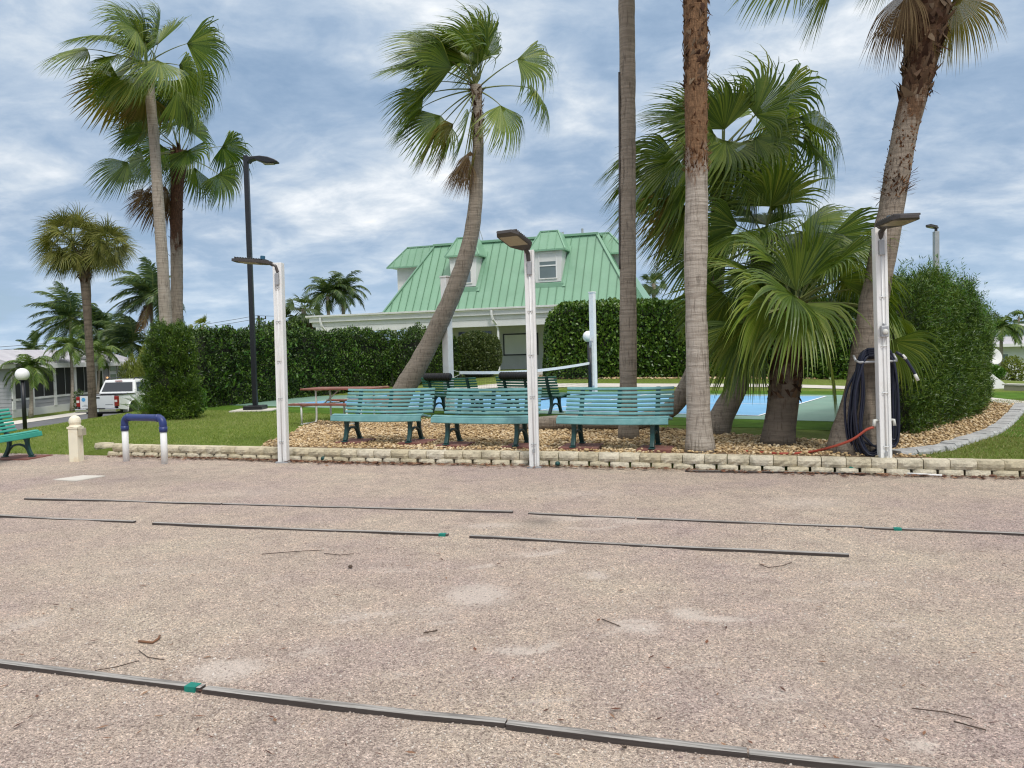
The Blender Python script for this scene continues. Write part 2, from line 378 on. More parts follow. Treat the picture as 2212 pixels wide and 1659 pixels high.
# ------------------------------------------------------------------ terrain and flat ground
def axis(parts):
    a = []
    for lo, hi, st in parts:
        n = max(1, int(round((hi - lo) / st))); a += [lo + (hi - lo) * i / n for i in range(n)]
    a.append(parts[-1][1]); return a
def sheet(name, S, Nn, zf, mat, smooth=True):
    V = []; F = []
    for n in Nn:
        for s in S:
            X, Y = fromsn(s, n); V.append((X, Y, zf(X, Y)))
    k = len(S)
    for j in range(len(Nn) - 1):
        for i in range(k - 1): F.append((j * k + i, j * k + i + 1, (j + 1) * k + i + 1, (j + 1) * k + i))
    me = np_mesh(name, np.array(V), np.array(F)); return link(name, me, mat, None, smooth)
S_ax = axis([(-2500, -300, 400), (-300, -40, 20), (-40, 45, .6), (45, 300, 20), (300, 2500, 400)])
N_ax = [.11, .118] + axis([(.126, 3, .25), (3, 60, .7), (60, 300, 15), (300, 3500, 400)])
structure(sheet('ground', S_ax, N_ax, lambda X, Y: -.25 if sn(X, Y)[1] < .114 else h(X, Y), MAT['lawn']))

def grav_z(X, Y):
    s, n = sn(X, Y)
    z = .010 * (noise.noise((X * .8, Y * .8, 0)) + .5 * noise.noise((X * 3.1, Y * 3.1, 3)) + .25 * noise.noise((X * 9, Y * 9, 5)))
    return z - .005
# the wide court of crushed stone: fine where one stands, coarse far out
gS = axis([(-120, -12, 6), (-12, -2, .35), (-2, 18, .046), (18, 30, .5), (30, 120, 8)])
gN = axis([(-90, -20, 6), (-20, -13.2, .8), (-13.2, .16, .046)])
go = sheet('gravel_court', gS, gN, grav_z, MAT['gravel']); structure(go)
# sandy scuffs and patches worn into the gravel (their own shapes on the ground)
def patch(px, py, rx, ry, z=0):
    c = gz(px, py); ax = gz(px + rx, py); ay = gz(px, py - ry)
    return c, (ax - c).length, (ay - c).length
PATCH = [patch(1030, 1283, 85, 28) + (1.0,), patch(490, 1447, 95, 26) + (1.0,), patch(1115, 1402, 70, 9) + (.9,), patch(1375, 1355, 70, 12) + (.75,), patch(1490, 1325, 45, 16) + (.9,),
         patch(1585, 1338, 70, 9) + (.6,), patch(1285, 1240, 35, 13) + (.6,), patch(60, 1345, 70, 16) + (.5,), patch(760, 1330, 70, 18) + (.5,), patch(1990, 1610, 50, 20) + (.8,), patch(680, 1405, 60, 20) + (.45,),
         patch(1150, 1195, 90, 8) + (.5,), patch(1060, 1135, 90, 8) + (.6,), patch(1370, 1125, 120, 10) + (.55,), patch(520, 1065, 180, 12) + (.35,), patch(1650, 1500, 140, 30) + (.4,), patch(930, 1320, 130, 24) + (.4,),
         patch(1230, 1120, 80, 10) + (.5,), patch(1740, 1085, 160, 16) + (.45,), patch(1250, 1065, 150, 10) + (.4,), patch(860, 1230, 90, 9) + (.4,), patch(1850, 1260, 60, 10) + (.5,), patch(1640, 1240, 70, 7) + (.4,), patch(300, 1230, 120, 10) + (.35,), patch(480, 1230, 60, 8) + (.3,)]
def stroke(pxs, r_, w):
    out = []
    for (x0, y0), (x1, y1) in zip(pxs, pxs[1:]):
        n = max(2, int(abs(x1 - x0) / 9))
        for i in range(n): t = i / n; out.append(patch(x0 + (x1 - x0) * t, y0 + (y1 - y0) * t, r_ * 1.5, r_ * .62) + (min(1, w * 1.15),))
    return out
for pxs, r_, w in (([(1335, 1343), (1365, 1357), (1418, 1366)], 11, .95), ([(1355, 1338), (1395, 1342), (1415, 1352)], 9, .7), ([(1118, 1408), (1160, 1404), (1192, 1390), (1198, 1380)], 10, .95), ([(1462, 1320), (1490, 1330), (1530, 1336), (1600, 1338)], 12, .8), ([(1290, 1238), (1310, 1250)], 12, .75),
                    ([(1140, 1198), (1190, 1194), (1220, 1186)], 8, .7), ([(1020, 1224), (1075, 1216)], 8, .6), ([(1160, 1110), (1230, 1120), (1330, 1118), (1365, 1128)], 9, .55), ([(1230, 1140), (1290, 1143), (1340, 1135)], 8, .5), ([(730, 1343), (790, 1328), (880, 1318)], 12, .5), ([(640, 1415), (690, 1398)], 12, .5), ([(930, 1348), (990, 1340)], 9, .55), ([(905, 1380), (950, 1376)], 9, .5), ([(1310, 1372), (1350, 1350)], 10, .45),
                    ([(0, 1368), (60, 1345), (110, 1330)], 14, .5), ([(1700, 1290), (1790, 1296)], 9, .4), ([(1900, 1345), (1970, 1350)], 10, .45), ([(1640, 1500), (1720, 1490)], 14, .45), ([(350, 1240), (430, 1234)], 9, .35), ([(560, 1260), (620, 1250)], 9, .35), ([(1820, 1380), (1900, 1386)], 11, .4), ([(1480, 1440), (1560, 1432)], 12, .4), ([(820, 1460), (900, 1450)], 14, .4), ([(1120, 1520), (1230, 1508)], 16, .4)):
    PATCH += stroke(pxs, r_, w)
DAMP = [patch(1165, 1126, 42, 11) + (1.0,), patch(300, 1035, 200, 12) + (.45,), patch(250, 1020, 200, 12) + (.4,), patch(1900, 1440, 220, 70) + (.25,), patch(640, 1540, 260, 60) + (.2,)]
co = np.empty(len(go.data.vertices) * 3, dtype=np.float32); go.data.vertices.foreach_get('co', co); co = co.reshape(-1, 3)
for nm, lst in (('sand', PATCH), ('damp', DAMP)):
    val = np.zeros(len(co), dtype=np.float32)
    for c, a, b, w in lst:
        d2 = ((co[:, 0] - c.x) / a) ** 2 + ((co[:, 1] - c.y) / b) ** 2
        val = np.maximum(val, 1.3 * w * np.exp(-1.35 * d2))
    at_ = go.data.attributes.new(nm, 'FLOAT', 'POINT'); at_.data.foreach_set('value', val)

def flat(name, pts, z, mat):
    mb = MB(); mb.poly([(p[0], p[1], z) for p in pts]); o = mb.build(name, mat)
    if o.data.polygons[0].normal.z < 0: o.data.flip_normals()
    return structure(o)
def strip(name, pairs, mat, off=.012, sub=6):
    """a draped strip between two edge polylines given as pairs of (x,y)"""
    mb = MB(); rows = []
    for i in range(len(pairs) - 1):
        for k in range(sub):
            t = k / sub; rows.append([(pairs[i][q][0] * (1 - t) + pairs[i + 1][q][0] * t, pairs[i][q][1] * (1 - t) + pairs[i + 1][q][1] * t) for q in (0, 1)])
    rows.append([tuple(pairs[-1][0]), tuple(pairs[-1][1])]); m = 8; vs = []; fs = []
    for a, b_ in rows:
        for j in range(m + 1):
            t = j / m; X = a[0] * (1 - t) + b_[0] * t; Y = a[1] * (1 - t) + b_[1] * t; vs.append((X, Y, h(X, Y) + off))
    k = m + 1
    for i in range(len(rows) - 1):
        for j in range(m): fs.append((i * k + j, i * k + j + 1, (i + 1) * k + j + 1, (i + 1) * k + j))
    mb.add(vs, fs); o = mb.build(name, mat)
    if sum(p.normal.z for p in o.data.polygons) < 0: o.data.flip_normals()
    return structure(o)

# pickleball court: baseline corners read off the ground
e = Vector((.557, .83, 0)).normalized(); p_ = Vector((-e.y, e.x, 0))
NR = gz(1641, 900, BED); FR = NR + e * 6.25; FR.z = 0; NR.z = 0
CL = 14.3; NET0 = 7.25
def ct(a, b_): q = NR + p_ * a + e * b_; return (q.x, q.y)        # a along the court, b across it
ARM = -.55
flat('turf', [ct(-5.2, -2.2), ct(17.8, -2.2), ct(17.8, 8.8), ct(-5.2, 8.8)], BED + .006, MAT['turf'])
flat('sport_court', [ct(-3.4, -.7), ct(17.2, -.7), ct(17.2, 6.95), ct(-3.4, 6.95)], BED + .012, MAT['cgreen'])
flat('court_playing_surface', [ct(0, 0), ct(CL, 0), ct(CL, 6.25), ct(0, 6.25)], BED + .017, MAT['cblue'])
lw = .055
def cline(a0, b0, a1, b1): return [ct(a0, b0), ct(a1, b0), ct(a1, b1), ct(a0, b1)]
mb = MB()
for q in (cline(0, 0, lw, 6.25), cline(CL - lw, 0, CL, 6.25), cline(lw, 0, CL - lw, lw), cline(lw, 6.25 - lw, CL - lw, 6.25),
          cline(NET0 - 2.1, lw, NET0 - 2.1 + lw, 6.25 - lw), cline(NET0 + 2.1, lw, NET0 + 2.1 + lw, 6.25 - lw), cline(lw, 3.1, NET0 - 2.1, 3.1 + lw), cline(NET0 + 2.1 + lw, 3.1, CL - lw, 3.1 + lw)):
    mb.poly([(x, y, BED + .022) for x, y in q])
o = structure(mb.build('court_lines', MAT['line']))
for pl in o.data.polygons:
    if pl.normal.z < 0: o.data.flip_normals(); break
# lawn corner that comes between the rock bed and the court at the left
# white path beyond the court, with a wide apron in front of the building
def G(px, py):
    q = hit(px, py); return (q.x, q.y)
strip('path', [(G(960, 846), G(985, 838)), (G(1080, 838), G(1080, 829)), (G(1300, 836.5), G(1300, 829)), (G(1500, 836.5), G(1500, 829.5)), (G(1690, 837), G(1690, 830)), (G(1850, 842), G(1850, 835.5)), (G(2000, 850), G(2000, 844)), (G(2130, 866), G(2130, 859)), (G(2215, 884), G(2215, 868)), (G(2330, 905), G(2330, 880))], MAT['concrete'], .016)
strip('path_branch', [(G(1080, 828.5), G(1200, 828.5)), (G(1092, 818), G(1196, 818)), (G(1100, 808), G(1190, 808)), (G(1105, 803), G(1185, 803))], MAT['concrete'], .02, 4)
# road at the left with its concrete edge, drive strip
strip('road', [((-22.2, y), (-16.7, y)) for y in (8, 20, 26, 32, 40, 50, 60, 80)], MAT['asphalt'], .015, 8)
strip('pavement', [((-23.6, y), (-22.2, y)) for y in (8, 20, 26, 32, 40, 50, 60, 80)], MAT['concrete'], .03, 8)
# rock bed base
EDGE = [(1952, 983), (1990, 979), (2040, 971), (2090, 954), (2143, 938), (2171, 919), (2193, 897), (2206, 877)]
bed_px = [(560, 966), (599, 949), (628, 937), (650, 924), (687, 911), (800, 908), (940, 906), (1100, 905), (1240, 906), (1340, 915), (1445, 928), (1653, 945), (1809, 957), (1850, 950), (2000, 893), (2100, 868), (2206, 877)]
BEDP = [gz(x, y, BED) for x, y in bed_px] + [gz(x, y, BED) for x, y in EDGE[::-1][1:]]
s_r = sn(BEDP[-1].x, BEDP[-1].y)[0]; s_l = sn(BEDP[0].x, BEDP[0].y)[0]
BEDP += [Vector(fromsn(s_r + .3, .215)).to_3d(), Vector(fromsn(s_l - .1, .215)).to_3d()]
BEDP = [(q.x, q.y) for q in BEDP]
flat('rock_bed', BEDP, BED + .0095, plain('rock_bed_base', (.27, .19, .115), .95, .25, 14))
def inside(x, y, P):
    c = False; j = len(P) - 1
    for i in range(len(P)):
        if (P[i][1] > y) != (P[j][1] > y) and x < (P[j][0] - P[i][0]) * (y - P[i][1]) / (P[j][1] - P[i][1] + 1e-12) + P[i][0]: c = not c
        j = i
    return c
# second, narrow rock strip at the foot of the far hedges
HEDGE_FOOT = [((420, 883), (432, 876)), ((560, 868), (562, 861)), ((700, 853), (700, 847)), ((840, 838), (838, 832))]
def ico():
    import bmesh
    bm = bmesh.new(); bmesh.ops.create_icosphere(bm, subdivisions=1, radius=1)
    V = np.array([v.co[:] for v in bm.verts]); F = np.array([[v.index for v in f.verts] for f in bm.faces]); bm.free(); return V, F
IV, IF = ico()
def stones(name, P, rmin, rmax, mat, flatk=.55, zoff=.35):
    n = len(P); V = np.empty((n, len(IV), 3)); rr = nrg.uniform(rmin, rmax, n)
    for i in range(n):
        sc = rr[i] * np.array([nrg.uniform(.8, 1.35), nrg.uniform(.7, 1.1), flatk * nrg.uniform(.7, 1.3)])
        v = IV * sc * nrg.uniform(.85, 1.15, (len(IV), 1)); a = nrg.uniform(0, 6.28); b = nrg.normal(0, .35)
        cb, sb = math.cos(b), math.sin(b); v = np.stack([v[:, 0] * cb - v[:, 2] * sb, v[:, 1], v[:, 0] * sb + v[:, 2] * cb], 1)
        ca, sa = math.cos(a), math.sin(a); v = np.stack([v[:, 0] * ca - v[:, 1] * sa, v[:, 0] * sa + v[:, 1] * ca, v[:, 2]], 1)
        V[i] = v + np.array(P[i]) + np.array([0, 0, rr[i] * zoff])
    F = (IF[None] + (np.arange(n) * len(IV))[:, None, None]).reshape(-1, 3)
    me = np_mesh(name, V.reshape(-1, 3), F); return link(name, me, mat, None, False)
P = []
xs = [q[0] for q in BEDP]; ys = [q[1] for q in BEDP]
while len(P) < 21000:
    x = rnd.uniform(min(xs), max(xs)); y = rnd.uniform(min(ys), max(ys))
    if inside(x, y, BEDP) and rnd.random() < min(1, (12.5 / y) ** 2 if y > 12.5 else 1): P.append((x, y, BED + .008 + rnd.choice((0, 0, .02))))
o = stones('rock_bed_pebbles', P, .013, .032, MAT['pebble']); o['kind'] = 'stuff'
tag(o, 'tan river pebbles filling the bed behind the low block wall', 'pebbles', kind='stuff')
P = []
for i in range(2600):
    t = rnd.random() * 3; k = min(2, int(t)); f = t - k; a = HEDGE_FOOT[k]; b2 = HEDGE_FOOT[k + 1]; v = rnd.random()
    px = [(a[q][0] * (1 - f) + b2[q][0] * f, a[q][1] * (1 - f) + b2[q][1] * f) for q in (0, 1)]
    q = hit(px[0][0] * (1 - v) + px[1][0] * v, px[0][1] * (1 - v) + px[1][1] * v - 2); P.append((q.x, q.y, q.z))
for i in range(2200):
    px = rnd.uniform(1165, 1840); py = 812 + rnd.random() ** 1.3 * 7; q = hit(px, py); P.append((q.x, q.y, q.z))
o = stones('hedge_foot_pebbles', P, .035, .075, MAT['pebble'])
tag(o, 'narrow strip of tan pebbles along the foot of the far hedges', 'pebbles', kind='stuff')
P = []
while len(P) < 22000:
    y = 1.9 + 5.2 * rnd.random() ** 1.5; x = rnd.uniform(-.75, .75) * y; P.append((x, y, grav_z(x, y)))
o = stones('gravel_stones', P, .0028, .0075, MAT['stone'], .6, .2)
tag(o, 'loose pale pink stones lying on the gravel court', 'gravel', kind='stuff')

# ------------------------------------------------------------------ grass blades
def blades(name, pts, hmin, hmax, w, mat):
    n = len(pts); P = np.array(pts); hh = nrg.uniform(hmin, hmax, n); a = nrg.uniform(0, 6.283, n); ln = nrg.normal(0, .45, (n, 2))
    dx = np.cos(a) * w; dy = np.sin(a) * w
    V = np.empty((n, 4, 3)); z = np.zeros(n)
    V[:, 0] = P - np.stack([dx, dy, z], 1); V[:, 1] = P + np.stack([dx, dy, z], 1)
    mid = P + np.stack([ln[:, 0] * hh * .4, ln[:, 1] * hh * .4, hh * .62], 1)
    V[:, 2] = mid + np.stack([dx, dy, z], 1) * .5; V[:, 3] = P + np.stack([ln[:, 0] * hh, ln[:, 1] * hh, hh], 1)
    F = np.array([[0, 1, 2], [0, 2, 3]])[None] + (np.arange(n) * 4)[:, None, None]
    return link(name, np_mesh(name, V.reshape(-1, 3), F.reshape(-1, 3)), mat)
pts = []
court_poly = [ct(-5.2, -2.2), ct(17.8, -2.2), ct(17.8, 8.8), ct(-5.2, 8.8)]
while len(pts) < 52000:
    X = rnd.uniform(-16.6, -2.0); Y = rnd.uniform(12.6, 29); s, n = sn(X, Y)
    if n < (.23 if s > -.1 else .02 + .05 * noise.noise((X * 3, Y * 3, 0))) or inside(X, Y, BEDP) or inside(X, Y, court_poly) or X > -3.2 and Y > 16.8: continue
    if abs(X / Y) > .75 or rnd.random() > (15 / max(15, Y)) ** 1.3: continue
    pts.append((X, Y, h(X, Y) - .004))
tag(blades('lawn_blades', pts, .02, .055, .005, MAT['blade']), 'short green lawn grass sloping left down to the road', 'grass', kind='stuff')
pts = []
EP = [gz(x, y, BED) for x, y in EDGE]
EDGEXY = [(q.x, q.y) for q in EP]
while len(pts) < 20000:
    X = rnd.uniform(5, 14.5); Y = rnd.uniform(8.6, 18); s, n = sn(X, Y)
    if n < .23 or inside(X, Y, BEDP) or X / Y > .76 or X / Y < .5: continue
    pts.append((X, Y, h(X, Y) - .004))
tag(blades('dry_lawn_blades', pts, .02, .05, .005, MAT['dryblade']), 'patchy dry lawn grass right of the grey stone edging', 'grass', kind='stuff')

# ------------------------------------------------------------------ low block wall
def block(mb, T, L, D, Hh, seed):
    rg = random.Random(seed); nx, nz = 5, 3; vs = []; fs = []
    # front face is split rough, the rest plain
    for j in range(nz + 1):
        for i in range(nx + 1):
            ex = min(i, nx - i); ez = min(j, nz - j)
            y = -D / 2 + (.026 if ex == 0 else 0) + (.016 if ez == 0 else 0) + rg.uniform(-.008, .006)
            vs.append((-L / 2 + L * i / nx + (rg.uniform(-.006, .006) if ex else 0), y, Hh * j / nz))
    k = nx + 1
    for j in range(nz):
        for i in range(nx): fs.append((j * k + i, j * k + i + 1, (j + 1) * k + i + 1, (j + 1) * k + i))
    b = len(vs); vs += [(-L / 2, D / 2, 0), (L / 2, D / 2, 0), (L / 2, D / 2, Hh), (-L / 2, D / 2, Hh)]
    top = [nz * k + i for i in range(nx + 1)]; bot = list(range(nx + 1))
    fs.append(tuple(top + [b + 2, b + 3])); fs.append(tuple(bot[::-1] + [b, b + 1]))
    fs.append((b + 1, b, b + 3, b + 2)); fs.append(tuple([j * k for j in range(nz, -1, -1)] + [b, b + 3])); fs.append(tuple([j * k + nx for j in range(nz + 1)] + [b + 2, b + 1]))
    mb.add([T @ Vector(v) for v in vs], fs)
wr = thing('retaining_wall', 'low wall of cream stone blocks in two courses between gravel court and rock bed', 'wall', (W00.x, W00.y, 0), math.atan2(WD.y, WD.x))
for c in range(2):
    mb = MB(); s = -.1 if c else .05; i = 0
    while s < 17.5:
        L = .283 if c else .283
        zo = rnd.uniform(-.002, .002); n = .105 + (.012 if c else 0) + rnd.uniform(-.005, .005) + .05 * math.sin(s * .9)
        if s < .9: n += .22 * (0.9 - s) ** 2
        T = Matrix.Translation((s + L / 2, n, -.024 + c * .097 + zo)) @ Matrix.Rotation(rnd.uniform(-.025, .025), 4, 'Z')
        block(mb, T, L - rnd.uniform(.004, .012) - (0 if c else .022), .20, .110 if c else .094, 100 * c + i + 5)
        s += L; i += 1
    mb.build('top_course' if c else 'base_course', MAT['block'], wr)
er = thing('edging_wall', 'curved row of flat grey stone blocks edging the rock bed at right', 'edging', (0, 0, BED))
mb = MB()
pl = [Vector((x, y, 0)) for x, y in EDGEXY]; d_acc = []
for i in range(len(pl) - 1):
    L = (pl[i + 1] - pl[i]).length; d_acc.append(L)
pos = 0; tot = sum(d_acc); i = 0
while pos < tot - .1:
    q = pos; k = 0
    while k < len(d_acc) - 1 and q > d_acc[k]: q -= d_acc[k]; k += 1
    t = (pl[k + 1] - pl[k]).normalized(); c = pl[k] + t * q
    T = Matrix.Translation((c.x, c.y, -.03 + rnd.uniform(-.008, .008))) @ Matrix.Rotation(math.atan2(t.y, t.x) + rnd.uniform(-.06, .06), 4, 'Z')
    block(mb, T, .275, .22, .095, 900 + i); pos += .29; i += 1
mb.build('block_row', MAT['gblock'], er)
# leaf litter against the wall
pts = []
mb = MB()
for i in range(2600):
    s = rnd.uniform(.6, 17) if i > 650 else rnd.uniform(2.2, 6.5); n = -.01 - abs(rnd.gauss(0, .10)); X, Y = fromsn(s, n + .05 * math.sin(s * .9)); L = rnd.uniform(.015, .055); w = L * rnd.uniform(.15, .45)
    T = Matrix.Translation((X, Y, .008 + rnd.random() * .012)) @ Matrix.Rotation(rnd.uniform(0, 6.28), 4, 'Z') @ Matrix.Rotation(rnd.gauss(0, .3), 4, 'X')
    mb.add([T @ Vector(q) for q in ((-L, 0, 0), (0, -w, .004), (L, 0, .008), (0, w, .003))], [(0, 1, 2, 3)])
for i in range(260):
    px = rnd.uniform(0, 2212); py = 1010 + 640 * rnd.random(); q = gz(px, py); L = rnd.uniform(.006, .03); w = L * rnd.uniform(.12, .4)
    T = Matrix.Translation((q.x, q.y, .006)) @ Matrix.Rotation(rnd.uniform(0, 6.28), 4, 'Z')
    mb.add([T @ Vector(v) for v in ((-L, 0, 0), (0, -w, .003), (L, 0, .005), (0, w, .003))], [(0, 1, 2, 3)])
tag(mb.build('leaf_litter', MAT['litter']), 'dry brown leaf litter gathered along the wall foot', 'leaf litter', kind='stuff')

# ------------------------------------------------------------------ timbers and small things on the gravel
def board(px0, px1, label, w=.046, hh=.036, z=None, tape=None):
    z = (0 if px0[1] > 1400 else -.006 if px0[1] > 1110 and px0[0] < 1100 else -.009) if z is None else z
    a = gz(*px0); b_ = gz(*px1); d = b_ - a; L = d.length; root = thing('timber_board', label, 'board', ((a.x + b_.x) / 2, (a.y + b_.y) / 2, 0), math.atan2(d.y, d.x), 'timber boards set in the gravel')
    mb = MB(); n = max(6, int(L / .12)); sd = rnd.random() * 50
    for i in range(n):
        pass
    pts = [(-L / 2 + L * i / n, .012 * noise.noise((i * .13, sd, 0)) - .012 * (1 - (2 * i / n - 1) ** 2), z + hh / 2 - .016 + (.004 if z == 0 else .0075) * noise.noise((i * .11, sd + 9, 0))) for i in range(n + 1)]
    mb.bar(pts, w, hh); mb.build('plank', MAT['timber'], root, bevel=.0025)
    if tape is not None:
        mb = MB(); mb.box((-L / 2 + L * tape, -.012, z + hh / 2 - .0155), (.06, w + .004, hh + .005)); mb.build('tape_band', MAT['tape'], root)
board((-60, 1427), (440, 1489), 'nearest grey timber board, running out of frame at left, with green tape', tape=.965)
board((444, 1492), (1093, 1567), 'weathered grey timber board in front row right of the green tape')
board((1096, 1568), (1614, 1631), 'weathered timber board in front row with a knot at its left end')
board((1618, 1634), (2300, 1700), 'front row timber board cut off by the lower right corner')
board((-60, 1112), (292, 1128), 'thin half buried board in the second row, cut off at left')
board((332, 1131), (968, 1156), 'dark board in the second row with green tape at its right end', tape=.985)
board((1016, 1160), (1834, 1201), 'second row board whose right end stops in open gravel')
board((55, 1077), (478, 1089), 'faint sunken board at the left of the farthest row')
board((482, 1089), (1108, 1107), 'dark board in the farthest row, left of the gap')
board((1142, 1109), (1372, 1119), 'short raised board in the farthest row, just right of the gap')
board((1376, 1120), (1863, 1139), 'long dark board in the farthest row, left of the green taped one')
board((1866, 1140), (2290, 1157), 'farthest row board with a band of green tape at right', tape=.18)
def lyingtube(name, pxs, r_, mat, label, cat, z=.008, n=6):
    pts = [gz(x, y, z) for x, y in pxs]; mb = MB(); mb.tube(pts, r_, n); return tag(mb.build(name, mat, smooth=True), label, cat)
lyingtube('twig', [(565, 1197), (640, 1191), (700, 1188)], .003, MAT['twig'], 'long thin dry twig behind the second row of boards', 'twig')
lyingtube('twig', [(700, 1195), (735, 1199), (765, 1196)], .003, MAT['twig'], 'short bent twig lying right of the long thin twig', 'twig')
lyingtube('twig', [(300, 1385), (330, 1388), (342, 1380), (345, 1373)], .007, MAT['litter'], 'curled red brown strip of dry palm leaf on the gravel', 'leaf strip')
lyingtube('twig', [(205, 1448), (250, 1441), (300, 1427)], .0025, MAT['twig'], 'thin straight twig just behind the nearest board', 'twig')
lyingtube('twig', [(300, 1405), (320, 1420), (355, 1425)], .0025, MAT['twig'], 'thin curved twig below the curled leaf strip', 'twig')
lyingtube('twig', [(2060, 1558), (2130, 1577)], .003, MAT['twig'], 'dark twig lying near the lower right corner', 'twig')
lyingtube('twig', [(1970, 1530), (2040, 1538), (2100, 1552)], .0025, MAT['twig'], 'long straight twig pointing right in the near right gravel', 'twig')
lyingtube('twig', [(1640, 1218), (1660, 1226), (1690, 1222), (1710, 1215)], .003, MAT['twig'], 'forked twig below the end of the second row board', 'twig')
lyingtube('twig', [(915, 1367), (945, 1362)], .004, MAT['twig'], 'small stick left of the pale scuff marks', 'twig')
lyingtube('twig', [(1300, 1337), (1340, 1353)], .003, MAT['twig'], 'small slanted twig beside the ring shaped scuff', 'twig')
c = gz(1349, 1617); mb = MB()
for i in range(40):
    a = rnd.uniform(0, 6.28); d = Vector((math.cos(a), math.sin(a), rnd.uniform(.1, 1.0))).normalized() * rnd.uniform(.008, .022); w = d.cross(Vector((0, 0, 1))).normalized() * .003
    mb.add([-w, w, d], [(0, 1, 2)])
o = tag(mb.build('seed_tuft', MAT['twig']), 'small dark brown tuft lying below the front board', 'tuft'); o.location = (c.x, c.y, .004)
c = gz(757, 1227); mb = MB(); mb.sphere((0, 0, .012), .018, 8, 6, (1, 1, .7)); o = tag(mb.build('seed_pod', MAT['twig']), 'small dark seed pod on the gravel behind the front row', 'seed pod'); o.location = (c.x, c.y, 0)
q = [gz(115, 1037), gz(165, 1040), gz(228, 1029), gz(180, 1028)]; mb = MB(); mb.prism([(v.x, v.y) for v in q], -.02, .012); tag(mb.build('concrete_pad', MAT['concrete'], bevel=.005), 'flat pale concrete pad flush in the gravel before the bollard', 'concrete pad')
# pipe along wall foot at right
mb = MB(); a = gz(1930, 1021, .02); b_ = gz(2035, 1027, .02); mb.tube([a, b_], .012, 8); tag(mb.build('plastic_pipe', MAT['white'], smooth=True), 'thin white plastic pipe lying along the wall foot at right', 'pipe')
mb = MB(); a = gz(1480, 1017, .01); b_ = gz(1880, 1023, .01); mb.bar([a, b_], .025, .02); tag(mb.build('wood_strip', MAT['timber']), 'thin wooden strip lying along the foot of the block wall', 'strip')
for px, py, lab in ((683, 992, 'dark green round cap set in the wall left of centre'), (1202, 1000, 'dark green cap at the wall foot beside the middle lamp post')):
    c = gz(px, py, .06); s, n = sn(c.x, c.y); X, Y = fromsn(s, .0); mb = MB(T := Matrix.Translation((X, Y, .045)) @ Matrix.Rotation(math.atan2(WD.y, WD.x), 4, 'Z') @ Matrix.Rotation(R(90), 4, 'X'))
    mb.lathe([(.03, -.02), (.034, .02), (.030, .035), (.012, .05)], 14); tag(mb.build('irrigation_cap', MAT['gpaint'], smooth=True), lab, 'cap', 'green caps at the wall foot')
c = gz(1840, 1014, .05); s, n = sn(c.x, c.y); X, Y = fromsn(s, -.012); mb = MB(Matrix.Translation((X, Y, .045)) @ Matrix.Rotation(math.atan2(WD.y, WD.x), 4, 'Z')); mb.box((0, 0, 0), (.075, .012, .085), taper=(.85, 1))
tag(mb.build('marker_tile', MAT['tape']), 'bright green square marker on wall left of the right lamp post', 'marker')

# ------------------------------------------------------------------ plants: generators
UP = Vector((0, 0, 1))
WIND = Vector((-1, .15, 0))
def catmull(pts, rad, step=.14):
    P = [pts[0] * 2 - pts[1]] + pts + [pts[-1] * 2 - pts[-2]]; out = []; ro = []
    for i in range(1, len(P) - 2):
        n = max(2, int((P[i + 1] - P[i]).length / step))
        for k in range(n):
            t = k / n; a, b_, c, d = P[i - 1], P[i], P[i + 1], P[i + 2]
            out.append(.5 * ((2 * b_) + (c - a) * t + (2 * a - 5 * b_ + 4 * c - d) * t * t + (3 * b_ - a - 3 * c + d) * t ** 3))
            ro.append(rad[i - 1] * (1 - t) + rad[i] * t)
    out.append(pts[-1]); ro.append(rad[-1]); return out, ro
def ribbon(mb, pts, widths, side, nrm, fold=.25):
    """V-folded leaf strip ending in a point"""
    vs = []; fs = []
    for p, w in zip(pts[:-1], widths[:-1]):
        vs += [p - side * (w / 2), p - nrm * (w * fold), p + side * (w / 2)]
    vs.append(pts[-1]); n = len(pts) - 1
    for i in range(n - 1):
        a = i * 3; fs += [(a, a + 1, a + 4, a + 3), (a + 1, a + 2, a + 5, a + 4)]
    a = (n - 1) * 3; fs += [(a, a + 1, 3 * n), (a + 1, a + 2, 3 * n)]
    mb.add(vs, fs)
